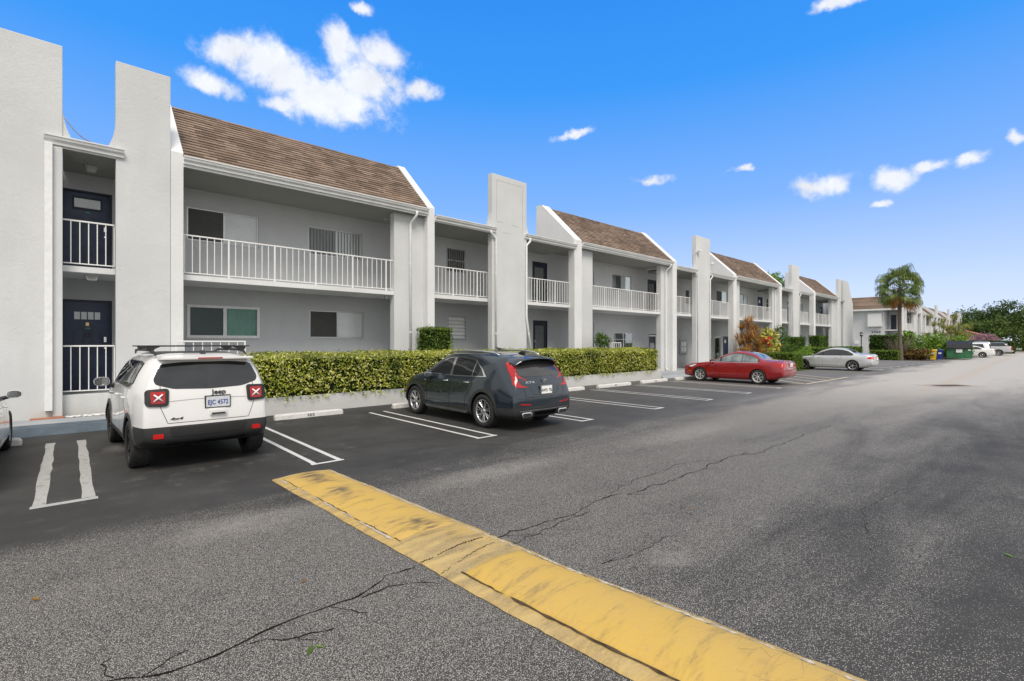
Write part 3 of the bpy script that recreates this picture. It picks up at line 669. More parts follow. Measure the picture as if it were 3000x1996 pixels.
            for i in range(n):
                a = xm + (x1-xm)*i/n; b = xm + (x1-xm)*(i+1)/n; m.add([(a, yb+(.02 if i%2 else 0), z0), (b, yb+(0 if i%2 else .02), z0), (b, yb+(0 if i%2 else .02), z1), (a, yb+(.02 if i%2 else 0), z1)], [(0,1,2,3)])
            s.part(m, 'curtain', M_curtain, w)
            m = MB(); m.box(xm-.25, xm, yb+.1, yb+.11, z0, z1); s.part(m, 'backing', M_dark, w)
        elif style == 'muntin':
            m = MB(); zm = z0+(z1-z0)*.6; m.box(x0+fw, x1-fw, y+.03, y+.044, zm-.012, zm+.012); s.part(m, 'glazing_bar', M_white, w)
            m = MB(); m.box(x0, x1, yb, yb+.01, z0, z1); s.part(m, 'backing', M_dark, w)
        else:
            m = MB(); m.box(x0, xm, yb, yb+.01, z0, z1); s.part(m, 'backing', M_dark, w)
            m = MB(); m.box(xm, x1, yb, yb+.01, z0, z1); s.part(m, 'blind', M_blind, w)
        m = MB(); m.bev(x0-.03, x1+.03, y-.025, y+.03, z0-.035, z0-.002, .005); s.part(m, 'sill', M_back, w)
        return w
    def door(s, x0, x1, z0, z1, style='panel', y=YC, hs=1):
        m = MB(); f = .05
        m.bev(x0, x0+f, y+.0, y+.12, z0, z1, .004); m.bev(x1-f, x1, y+.0, y+.12, z0, z1, .004); m.bev(x0+f, x1-f, y+.0, y+.12, z1-f, z1, .004)
        d = s.part(m, 'door', M_navyd if style != 'lobby' else M_alu)
        a, b, c, e = x0+f, x1-f, z0+.01, z1-f; w = b-a; h = e-c
        if style in ('panel', 'panel4', 'plain'):
            m = MB(); m.box(a, b, y+.06, y+.1, c, e)
            rects = [(.18, .44, .08, .36), (.56, .82, .08, .36), (.18, .44, .42, .70), (.56, .82, .42, .70)] if style != 'plain' else []
            for (u0, u1, v0, v1) in rects:
                x_, X_, z_, Z_ = a+w*u0, a+w*u1, c+h*v0, c+h*v1; q = .02
                m.bev(x_, X_, y+.045, y+.0598, z_, z_+q, .004); m.bev(x_, X_, y+.045, y+.0598, Z_-q, Z_, .004); m.bev(x_, x_+q, y+.045, y+.0598, z_+q, Z_-q, .004); m.bev(X_-q, X_, y+.045, y+.0598, z_+q, Z_-q, .004)
                m.bev(x_+q*2.2, X_-q*2.2, y+.05, y+.0595, z_+q*2.2, Z_-q*2.2, .004)
            s.part(m, 'door_leaf', M_navy, d)
            if style == 'panel':
                m = MB(); m.bev(a+w*.17, a+w*.83, y+.04, y+.0597, c+h*.79, c+h*.95, .01); s.part(m, 'glazing_frame', M_navyd, d)
                m = MB(); m.bev(a+w*.21, a+w*.79, y+.034, y+.0395, c+h*.815, c+h*.925, .002); s.part(m, 'door_window', M_frost, d)
            elif style == 'panel4':
                for i in range(4):
                    m = MB(); u = .21 + i*.15; m.bev(a+w*u, a+w*(u+.125), y+.045, y+.0595, c+h*.80, c+h*.885, .003); s.part(m, 'door_window', M_frost, d)
                m = MB(); m.bev(a+w*.46, a+w*.535, y+.035, y+.0597, c+h*.725, c+h*.765, .003); s.part(m, 'door_plaque', M_brass, d)
                m = MB(); m.lathe([(.045, -.006), (.052, 0), (.045, .006)], 'Y', 16, (a+w*.5, y+.03, c+h*.62)); s.part(m, 'knocker', M_navyd, d)
            elif True:
                m = MB(); m.bev(a+w*.35, a+w*.65, y+.05, y+.0595, c+h*.78, c+h*.9, .003); s.part(m, 'door_sign', M_blind, d)
            if style != 'plain':
                m = MB(); m.bev(a+w*.45, a+w*.56, y+.04, y+.0597, c+h*(.755 if style == 'panel' else .69), c+h*(.772 if style == 'panel' else .708), .002); s.part(m, 'number_plate', plain('teal_plate', (.12, .35, .30), .5), d)
        elif style == 'screen':
            m = MB(); g = .13
            m.bev(a, a+g, y+.03, y+.08, c, e, .004); m.bev(b-g, b, y+.03, y+.08, c, e, .004); m.bev(a+g, b-g, y+.03, y+.08, e-.2, e, .004); m.bev(a+g, b-g, y+.03, y+.08, c, c+.16, .004)
            s.part(m, 'door_leaf', M_navyd, d)
            m = MB(); m.box(a+g, b-g, y+.05, y+.055, c+.16, e-.2); s.part(m, 'pane', M_glass, d)
            m = MB(); m.box(a+g, b-g, y+.09, y+.1, c+.16, e-.2); s.part(m, 'blind', M_screen, d)
        else:
            m = MB(); g = .06; mt = M_white if style == 'directory' else M_alu
            m.bev(a, a+g, y+.03, y+.08, c, e, .004); m.bev(b-g, b, y+.03, y+.08, c, e, .004); m.bev(a+g, b-g, y+.03, y+.08, e-.1, e, .004); m.bev(a+g, b-g, y+.03, y+.08, c, c+.12, .004); s.part(m, 'door_leaf', mt, d)
            m = MB(); m.box(a+g, b-g, y+.05, y+.055, c+.12, e-.1); s.part(m, 'pane', M_glass, d)
            m = MB(); m.box(a+g, b-g, y+.115, y+.12, c+.12, e-.1); s.part(m, 'backing', M_dark, d)
            if style == 'directory':
                m = MB()
                for i in range(7): m.box(a+g+.1, b-g-.1-rng.uniform(0,.2), y+.045, y+.0495, e-.55-i*.07, e-.52-i*.07)
                s.part(m, 'door_lettering', M_blind, d)
        m = MB(); xh = b - w*.10 if hs > 0 else a + w*.10
        m.bev(xh-.028, xh+.028, y+.015, y+.029 if style == 'screen' else y+.0445, c+h*.54, c+h*.60, .004); s.part(m, 'deadbolt', M_chrome, d); m = MB()
        m.lathe([(.0, -.03), (.028, -.025), (.03, 0), (.02, .02), (.012, .04)], 'Y', 12, (xh, y+.0, c+h*.47)); s.part(m, 'handle', M_chrome, d)
        return d
    def lampbox(s, x, y, z):
        m = MB(); m.prism([(x-.13, z-.001), (x+.13, z-.001), (x+.09, z-.12), (x-.09, z-.12)], 'Y', y-.12, y+.12); l = s.part(m, 'ceiling_light', M_alu)
        m = MB(); m.box(x-.075, x+.075, y-.1, y+.1, z-.128, z-.121); s.part(m, 'diffuser', M_lightfit, l); m = MB(); m.box(x-.07, x+.07, y-.124, y-.1205, z-.1, z-.03); s.part(m, 'diffuser', M_lightfit, l)
plainblind2 = plain('blind_dim', (.30, .30, .29), .8, var=.06)
M_frost = plain('frosted_glass', (.85, .88, .88), .25, var=.05)
M_screend = plain('insect_screen_dark', (.075, .075, .072), .8, var=.08)
M_screen = plain('door_screen', (.20, .195, .18), .7, var=.15)

bA = thing('apartment_building', 'nearest grey two storey apartment block with shingled mansards, running the length of the car park', 'building', (30, 20, 0))
B = Bld(bA)
# near end of the block
m = MB(); m.bev(-9.0, -.1, YB, 15.2, 0, 8.49, .018)
P = [(-.12, 6.42)] + [(-.1 + .17 * (1 - i / 8) ** 2.2 + .002, 6.42 + .75 * i / 8) for i in range(9)] + [(-.12, 7.18)]; m.prism(P, 'Y', YB + .03, 15.1); B.part(m, 'front_wall', M_wall)
B.tower(.83, 1.9, 8.53, True, False); B.wing(1.905, 2.17)
B.tower(12.47, 14.38, 8.6); B.wing(9.46, 9.76); B.column(8.3, 9.46)
for (x0, x1, z0) in ((-.1, .83, 0),):
    m = MB(); m.bev(x0, x1, 14.99, 15.3, 0, .64, .008); B.part(m, 'parapet', M_wall)
m = MB(); m.box(-.1, 22.0, 15.31, YC + .1, 0, .6); B.part(m, 'ground_floor_slab', M_walk)
B.slab(-.1, 19.4); B.slab(19.4, 62.4)
for a, b in ((2.17, 9.46), (52.9, 60.36)): B.mansard(a, b); B.gutter(a, b, 6.60); B.fascia(a, b); B.soffit(a, b, 6.335)
for a, b in ((-.1, .83), (9.76, 12.47), (14.38, 17.5), (61.45, 62.42)):
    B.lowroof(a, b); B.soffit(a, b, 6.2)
for a, b in ((-.40, .98), (9.77, 12.62), (14.24, 17.58), (61.3, 62.6)): B.gutter(a, b, 6.43, YB - .002)
B.railing(2.17, 8.3); B.railing(9.76, 12.6); B.railing(14.3, 17.5)
B.railing(-.1, .83, ZS1, y=15.18, step=.16, post=0, first=.9); B.railing(-.1, .83, .66, 1.12, y=15.12, step=.16, post=0, first=.9)
B.lampbox(.42, 15.9, 6.2); B.lampbox(.42, 15.75, ZS0)
W1 = [(-.13, .86, 3.63, 5.78), (2.54, 4.45, 4.84, 5.80), (5.99, 7.94, 4.84, 5.79), (11.63, 12.60, 4.82, 5.79), (16.65, 17.70, 3.63, 5.80), (-.13, .86, .61, 2.95),
      (2.54, 4.48, 1.98, 2.95), (6.04, 7.97, 2.0, 2.94), (11.72, 12.63, 1.96, 2.94), (16.7, 17.72, .61, 2.92)]
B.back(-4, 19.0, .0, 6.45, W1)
m = MB(); m.box(-.45, -.14, 15.2, 16.8, 0, 6.2); B.part(m, 'side_wall', M_back)
B.door(*W1[0], 'panel'); B.door(*W1[5], 'panel4'); B.window(*W1[1], 'slide'); B.window(*W1[2], 'vert'); B.window(*W1[3], 'grille'); B.door(*W1[4], 'screen', hs=-1)
B.window(*W1[6], 'green'); B.window(*W1[7], 'slide'); B.window(*W1[8], 'louvre'); B.door(*W1[9], 'screen', hs=-1)
B.downpipe([(9.0, 14.80, 6.42), (9.0, 14.80, 6.30), (8.9, 15.07, 6.02), (8.9, 15.07, .5)])
B.downpipe([(12.35, 14.76, 6.26), (12.35, 14.76, 6.18), (12.62, 14.79, 5.98), (12.62, 14.79, .6)])
B.downpipe([(14.5, 14.76, 6.26), (14.5, 14.74, 6.14), (14.32, 14.79, 5.95), (14.32, 14.79, 2.9), (14.75, 14.79, .6)])
m = MB(); m.bev(-.39, -.26, 14.71, 14.845, .34, 6.24, .012); B.part(m, 'downpipe', M_white)
m = MB(); m.box(-.375, -.275, 14.72, 14.83, .33, .338); B.part(m, 'pipe_mouth', M_dark)
m = MB(); m.bev(-.26, -.1, 14.80, 14.85, .2, 6.2, .01); B.part(m, 'pilaster', M_wall)
for a, b in ((.83, 2.17), (12.47, 14.38), (60.6, 61.45)):
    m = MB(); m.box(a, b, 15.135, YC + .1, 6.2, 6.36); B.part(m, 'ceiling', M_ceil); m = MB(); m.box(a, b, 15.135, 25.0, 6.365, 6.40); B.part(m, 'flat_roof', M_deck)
# hairline repair joints on the second pier
m = MB()
for a, b, c, d in ((12.69, 14.14, 8.36, 8.372), (12.69, 12.70, 6.75, 8.36), (14.13, 14.14, 6.4, 8.36), (12.72, 13.05, 6.70, 6.712), (13.55, 13.95, 6.66, 6.672), (13.05, 13.5, 6.30, 6.312)):
    m.box(a, b, YB - .0015, YB + .01, c, d)
B.part(m, 'repair_joint', plain('joint_grey', (.3, .3, .29), .9))
def spotcam(b, x, y, z):
    m = MB(); m.tube([(x, y, z), (x - .02, y - .08, z - .03)], .012, 8); m.bev(x - .07, x + .04, y - .16, y - .05, z - .09, z - .02, .01); b.part(m, 'flood_light', M_alu)
spotcam(B, 8.25, 15.7, 6.25); spotcam(B, 8.2, 15.6, 3.45)
for x, ya, z, sy in ((8.2, 0, 0, 0),): pass
def module(B, wl, wu, last=False, gl=True, pipes=True, rail_left=19.2):
    # wing | column | mansard bay | column | wing | low bay | pier | low bay   (x as in the second bay of the block)
    B.wing(17.5, 18.03); B.column(18.03, 19.2); B.mansard(18.03, 26.38); B.gutter(18.03, 26.36, 6.60); B.fascia(18.03, 26.38); B.soffit(18.03, 26.38, 6.335)
    B.column(25.55, 26.38); B.wing(26.38, 26.87); B.tower(29.24, 31.15, 8.6)
    for a, b in ((26.87, 29.24), (31.15, 34.75)): B.lowroof(a, b); B.soffit(a, b, 6.2); B.gutter(a - .02, b + .1, 6.43, YB - .002)
    m = MB(); m.box(29.24, 31.15, 15.135, YC + .1, 6.2, 6.36); B.part(m, 'ceiling', M_ceil); m = MB(); m.box(29.24, 31.15, 15.135, 25.0, 6.365, 6.40); B.part(m, 'flat_roof', M_deck)
    B.railing(19.2, 25.55); B.railing(26.87, 29.24); B.railing(31.15, 34.75)
    if pipes:
        B.downpipe([(26.1, 14.8, 6.42), (26.1, 14.80, 6.30), (26.0, 15.07, 6.02), (26.0, 15.07, .3), (26.12, 14.95, .2)])
        B.downpipe([(29.15, 14.76, 6.26), (29.15, 14.76, 6.18), (29.36, 14.79, 5.98), (29.36, 14.79, .2)], .035)
        B.downpipe([(31.3, 14.76, 6.26), (31.3, 14.76, 6.14), (31.07, 14.79, 5.95), (31.07, 14.79, .2)], .035)
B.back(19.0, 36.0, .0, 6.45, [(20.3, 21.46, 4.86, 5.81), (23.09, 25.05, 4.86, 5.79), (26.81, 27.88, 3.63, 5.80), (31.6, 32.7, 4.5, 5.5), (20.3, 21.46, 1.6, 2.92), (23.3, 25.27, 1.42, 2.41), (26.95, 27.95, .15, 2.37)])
module(B, None, None)
B.window(20.3, 21.46, 4.86, 5.81, 'dark'); B.window(23.09, 25.05, 4.86, 5.79, 'dark'); B.door(26.81, 27.88, 3.63, 5.80, 'screen'); B.window(31.6, 32.7, 4.5, 5.5, 'slide')
B.window(20.3, 21.46, 1.6, 2.92, 'dark'); B.window(23.3, 25.27, 1.42, 2.41, 'muntin'); B.door(26.95, 27.95, .15, 2.37, 'directory')
m = MB(); m.bev(30.7, 31.65, YC - .09, YC - .002, 1.02, 2.02, .01); nb = B.part(m, 'notice_board', M_alu); m = MB(); m.box(30.78, 31.57, YC - .095, YC - .0905, 1.1, 1.94); B.part(m, 'board_face', M_back, nb)
for i in range(4): m = MB(); m.box(30.85 + (i % 2) * .35, 31.1 + (i % 2) * .35, YC - .099, YC - .0955, 1.2 + (i // 2) * .37, 1.5 + (i // 2) * .37); B.part(m, 'notice', M_blind, nb)
B.back(36.0, 66.0, .0, 6.45, [(36.3, 38.2, 4.84, 5.8), (40.5, 42.1, 4.84, 5.8), (44.1, 45.2, 3.63, 5.8), (46.1, 47.5, 4.6, 5.8), (51.3, 52.2, 3.63, 5.8), (54.6, 55.8, 4.84, 5.8), (61.3, 62.3, 3.63, 5.8),
    (35.95 + .06, 37.0, .15, 2.32), (37.4, 38.4, .15, 2.3), (41.3, 42.6, 1.85, 2.8), (55, 56, 1.5, 2.6), (60.5, 61.4, .15, 2.4), (63.4, 65.2, .15, 2.6)])
for h, st in (((36.3, 38.2, 4.84, 5.8), 'slide'), ((40.5, 42.1, 4.84, 5.8), 'dark'), ((46.1, 47.5, 4.6, 5.8), 'muntin'), ((54.6, 55.8, 4.84, 5.8), 'dark'), ((41.3, 42.6, 1.85, 2.8), 'vert'), ((55, 56, 1.5, 2.6), 'dark')): B.window(*h, st)
for h, st in (((44.1, 45.2, 3.63, 5.8), 'plain'), ((51.3, 52.2, 3.63, 5.8), 'plain'), ((61.3, 62.3, 3.63, 5.8), 'plain'), ((36.01, 37.0, .15, 2.32), 'lobby'), ((37.4, 38.4, .15, 2.3), 'plain'), ((60.5, 61.4, .15, 2.4), 'plain'), ((63.4, 65.2, .15, 2.6), 'plain')): B.door(*h, st)
B3 = Bld(bA, 17.2, 0); module(B3, None, None)
B.wing(52.35, 52.9); B.wing(60.36, 60.62); B.column(59.2, 60.34); B.railing(52.9, 59.2); B.tower(60.66, 61.5, 8.6, False, False)
B.railing(61.5, 62.4, ZS1, y=15.18, step=.16, post=0)
m = MB(); m.prism([(62.42, 0), (66.5, 0), (66.3, 6.2), (64.3, 8.6), (62.42, 8.6)], 'Y', YB, 15.2); B.part(m, 'end_wall', M_wall)
m = MB(); m.box(66.0, 66.2, 15.2, 26, 0, 6.4); B.part(m, 'gable_wall', M_wall)
m = MB(); m.box(-9, 66.2, 17.4, 25, 6.36, 6.40); B.part(m, 'flat_roof', M_deck)
m = MB(); m.box(-9, 66.0, 24.9, 25.1, 0, 6.4); B.part(m, 'rear_wall', M_wall)
m = MB(); m.bev(63.9, 64.5, YB - .05, YB - .002, .5, 1.15, .01); B.part(m, 'meter_cabinet', M_white)
# cameras and conduit on the third pier
m = MB(); m.tube([(29.17, 14.95, 6.4), (29.17, 14.95, 7.45)], .02, 8); m.tube([(29.05, 14.85, 7.5), (29.4, 14.75, 7.56)], .018, 8); m.bev(29.28, 29.56, 14.62, 14.78, 7.56, 7.68, .03); B.part(m, 'security_camera', M_white)
m = MB(); m.tube([(31.15, 14.95, 7.05), (31.3, 14.85, 7.05)], .03, 8); m.bev(31.18, 31.42, 14.72, 14.86, 6.98, 7.12, .03); B.part(m, 'security_camera', M_white)
# cable looping down to the low roof, units on the roofs
cb = MB(); cb.smooth = True; cb.tube([(-.08, 15.0, 6.95), (.0, 15.05, 6.86), (.12, 15.1, 6.72), (.25, 15.15, 6.62), (.4, 15.18, 6.57), (.52, 15.19, 6.55), (.56, 15.2, 6.52), (.56, 15.2, 6.44)], .010, 6)
tag(cb.build('cable', M_brass), 'thin brown cable sagging from the left wall to the low roof', 'cable')
def ac_unit(x, y, z, w, label):
    t = thing('air_conditioner', label, 'air conditioner', (x, y, z), 0, 'air conditioning units on the flat roof')
    m = MB(); m.bev(-w/2, w/2, -.35, .35, 0, .62, .02); m.build('casing', M_alu, t, world=False)
    m = MB()
    for i in range(9): xx = -w/2 + .06 + (w - .12) * i / 8; m.box(xx - .012, xx + .012, -.37, -.352, .08, .54)
    m.build('louvre', M_dark, t, world=False); return t
ac_unit(1.0, 19.0, 6.40, .9, 'small grey roof unit beside the first free standing pier')
ac_unit(19.6, 20.2, 6.40, 1.1, 'grey finned roof unit just right of the second tall pier')
# second block -------------------------------------------------------------------
bB = thing('apartment_building', 'far grey two storey apartment block numbered 2960 behind the palm', 'building', (120, 18, 0))
DY = -1.5
for k in range(4):
    Bk = Bld(bB, 70.3 + 16.85 * k, DY); module(Bk, None, None, pipes=(k == 0))
    Bk.back(17.2, 34.05, .15, 6.35, [(20.5, 22.2, 4.8, 5.8), (23.6, 24.6, 3.63, 5.8), (32, 33, 3.63, 5.8), (20.5, 22.2, 1.6, 2.8), (27.6, 28.5, 3.63, 5.8)])
    Bk.window(20.5, 22.2, 4.8, 5.8, 'dark'); Bk.door(23.6, 24.6, 3.63, 5.8, 'plain'); Bk.door(32, 33, 3.63, 5.8, 'plain'); Bk.door(27.6, 28.5, 3.63, 5.8, 'plain'); Bk.window(20.5, 22.2, 1.6, 2.8, 'dark')
    Bk.slab(17.5, 34.3)
Bk = Bld(bB, 0, DY)
m = MB(); m.prism([(153.6, 0), (157, 0), (156.8, 6.2), (155.2, 8.6), (153.6, 8.6)], 'Y', YB, 15.2); Bk.part(m, 'end_wall', M_wall)
m = MB(); m.box(156.5, 156.7, 15.2, 26, 0, 6.4); Bk.part(m, 'gable_wall', M_wall)
m = MB(); m.box(88.3, 156.5, 17.4, 26, 6.36, 6.4); Bk.part(m, 'flat_roof', M_deck)
# corner part of the second block: recessed porch, roof sloping to the end wall
x0 = 85.4
m = MB(); m.box(x0, x0 + .25, 16.9, 27.5, 0, 6.4); m.box(x0 + .25, x0 + 2.4, 16.9, 17.1, 0, 6.4); Bk.part(m, 'end_wall', M_wall)
m = MB(); m.bev(x0 + .1, x0 + .8, YB, 15.2, 0, 7.7, .02); Bk.part(m, 'pier', M_light)
m = MB(); m.prism([(YB, 0), (YB, 6.68), (15.9, 7.66), (15.9, 6.36), (15.22, 6.36), (15.22, 0)], 'X', x0 + 1.6, x0 + 1.9); Bk.part(m, 'wing_wall', M_light)
Bk.slab(x0 + .2, 88.0); Bk.railing(x0 + .8, 87.8)
Bk.soffit(x0 + .0, 88.0, 6.3)
n = 19; a = Vector((x0 - .6, 6.58)); b = Vector((x0 + 1.7, 8.5)); d = (b - a) / n; nn = Vector((-d.y, d.x)).normalized() * .024; P = [(x0 - .45, 6.5)]
for i in range(n): p = a + d * i; P += [tuple(p + nn), tuple(p + d)]
P += [(x0 + 2.2, 8.5), (x0 + 2.2, 6.5)]
m = MB(); m.prism(P, 'Y', 14.9, 27.5); Bk.part(m, 'roof', M_shingle)
m = MB(); m.box(x0 - .7, x0 - .46, 14.8, 27.5, 6.36, 6.6); m.box(x0 - .46, x0 + .5, 14.9, 27.5, 6.34, 6.45); Bk.part(m, 'gutter', M_gutter)
m = MB(); m.prism([(x0 - .42, 5.95), (x0 - .06, 6.0), (x0 - .002, 5.9), (x0 - .002, 4.1), (x0 - .3, 4.05), (x0 - .42, 4.1)], 'Y', 17.15, 18.75); sh = Bk.part(m, 'window_shutter', M_white)
m = MB(); m.box(x0 + 2.25, x0 + 2.4, 15.24, 16.9, 0, 6.3); Bk.part(m, 'cross_wall', M_back)
m = MB(); m.box(x0 + 2.2, x0 + 2.248, 15.9, 16.5, 3.63, 5.75); Bk.part(m, 'door', M_navyd)
m = MB(); m.box(x0 + 2.2, x0 + 2.248, 15.3, 15.7, 4.4, 5.6); Bk.part(m, 'window', M_dark)
m = MB(); text_mb(m, '2960', .46, lambda u, v, w: (x0 - .012 - w, 17.85 - u, 3.16 + v), True, .012, spacing=1.25); Bk.part(m, 'house_number', M_black)
m = MB(); m.bev(x0 - .1, x0 - .003, 19.9, 20.4, 1.6, 2.05, .01); Bk.part(m, 'meter_cabinet', M_white)
# ================================================================ CARS
def paint(name, col, metal=.0, rough=.28, flake=0.0, coat=1.0):
    t = NT(name); n = t.noise(1.3, 3); c = t.mix(t.rng(n, .3, .7), tuple(x * .96 for x in col), col)
    t.set(color=c, metal=metal, rough=rough, coat=coat, coatr=.03); return t.m
P_white = paint('car_paint_white', (.80, .80, .79), 0, .35)
P_dark = paint('car_paint_slate', (.028, .042, .056), .5, .2)
P_red = paint('car_paint_red', (.33, .006, .012), .3, .28)
P_silver = paint('car_paint_silver', (.63, .64, .645), .55, .34)
P_maroon = paint('car_paint_maroon', (.06, .01, .012), .2, .3)
P_black = paint('car_paint_black', (.012, .013, .015), .2, .25)
G_car = plain('car_glass', (.014, .016, .017), .03, spec=.9, var=.05)
G_red = plain('car_glass_pale', (.16, .19, .19), .04, spec=1.0, var=.5, sc=2.2)
G_grey = plain('car_glass_grey', (.035, .035, .036), .04, spec=.9)
L_red = plain('tail_lamp_red', (.42, .004, .006), .2, coat=.5, var=.1)
L_redl = plain('tail_lamp_bright', (.60, .015, .012), .25, coat=.4)
L_clear = plain('lamp_clear', (.7, .7, .7), .15, coat=1)
L_amber = plain('lamp_amber', (.8, .25, .03), .2, coat=1)
M_clad = plain('cladding_plastic', (.035, .036, .037), .5, var=.12)
M_silv = plain('satin_silver', (.6, .61, .62), .3, .9)
M_plate = plain('plate_white', (.62, .66, .70), .4)
M_rimd = plain('rim_black', (.02, .02, .021), .3, .5)
M_rims = plain('rim_silver', (.62, .63, .64), .25, .9)
M_rimw = plain('wheel_cover_silver', (.66, .66, .65), .35, .5)
M_seam = plain('panel_gap', (.006, .006, .006), .9, spec=0)
M_blue = plain('plate_blue', (.03, .06, .30), .5)
M_orange = plain('plate_orange', (.75, .22, .05), .5)

def crom(P, n):
    # centripetal-ish Catmull-Rom through rows P (k, d) -> dense rows
    P = np.asarray(P, float); k = len(P); out = []
    for i in range(k - 1):
        p0 = P[i - 1] if i > 0 else 2 * P[0] - P[1]; p1 = P[i]; p2 = P[i + 1]; p3 = P[i + 2] if i + 2 < k else 2 * P[-1] - P[-2]
        for j in range(n):
            t = j / n; d1 = np.linalg.norm(p2 - p1) + 1e-9; d0 = np.linalg.norm(p1 - p0) + 1e-9; d2 = np.linalg.norm(p3 - p2) + 1e-9
            a0, a1, a2 = d0 ** .5, d1 ** .5, d2 ** .5
            m1 = (p2 - p1) - a1 * ((p2 - p0) / (a0 + a1) - (p1 - p0) / a0); m2 = (p2 - p1) + a1 * ((p3 - p2) / a2 - (p3 - p1) / (a1 + a2))
            c2 = -3 * p1 + 3 * p2 - 2 * m1 - m2; c3 = 2 * p1 - 2 * p2 + m1 + m2
            out.append(p1 + m1 * t + c2 * t * t + c3 * t ** 3)
    out.append(P[-1]); return np.array(out)
def cab(y, zt, we, ze, zb, wb, wm, zs, yo=None):
    zm = zs + .50 * (zb - zs)
    p = [(0, zs), (wm - .12, zs), (wm - .015, zs + .07), (wm, zm), (wb, zb), (we, ze), (we * .74, zt - .018), (0, zt)]
    return [(x, y + (yo[i] if yo else 0), z) for i, (x, z) in enumerate(p)]
def deck(y, zt, zb, wb, wm, zs, yo=None, ws=.88):
    zm = zs + .50 * (zb - zs)
    p = [(0, zs), (wm - .12, zs), (wm - .015, zs + .07), (wm, zm), (wb, zb), (wb * ws, zt - (zt - zb) * .38), (wb * .5, zt - .008), (0, zt)]
    return [(x, y + (yo[i] if yo else 0), z) for i, (x, z) in enumerate(p)]
def body_mesh(st, sub=5, subl=4, rb=.06, fb=.08, rc=.1, fc=.12):
    """st: stations rear -> front, each 8 points (x,y,z). Ends are closed by bulging caps."""
    st = [list(s) for s in st]
    def cap(s, sgn, bulge, corner):
        r = []
        for f, e in ((.985, .35), (.94, .72), (.7, .92), (.35, .99), (0, 1.0)):
            r.append([(x * f, y + sgn * (corner * min(1, e * 1.0) + bulge * (1 - f)), z) for (x, y, z) in s])
        return r
    rows = cap(st[0], -1, rb, rc)[::-1] + st + cap(st[-1], 1, fb, fc)
    A = np.array(rows)                                   # rows x 8 x 3
    D = np.stack([crom(A[:, j], sub) for j in range(8)], 1)
    D = np.stack([crom(D[i], subl) for i in range(len(D))], 0)
    D[:, 0, 0] = 0; D[:, -1, 0] = 0; D[0, :, 0] = 0; D[-1, :, 0] = 0
    D[..., 0] = np.maximum(D[..., 0], 0)
    nr, nc = D.shape[:2]; bm = bmesh.new(); ring = []
    for i in range(nr):
        L = [bm.verts.new((-D[i, j, 0], D[i, j, 1], D[i, j, 2])) for j in range(nc)]; Rr = [bm.verts.new(D[i, j]) for j in range(nc - 2, 0, -1)]
        ring.append(L + Rr)
    n = len(ring[0])
    for i in range(nr - 1):
        for j in range(n): bm.faces.new((ring[i][j], ring[i][(j + 1) % n], ring[i + 1][(j + 1) % n], ring[i + 1][j]))
    bmesh.ops.remove_doubles(bm, verts=bm.verts[:], dist=.0006)
    bmesh.ops.dissolve_degenerate(bm, dist=.0004, edges=bm.edges[:])
    bmesh.ops.recalc_face_normals(bm, faces=bm.faces[:])
    return bm
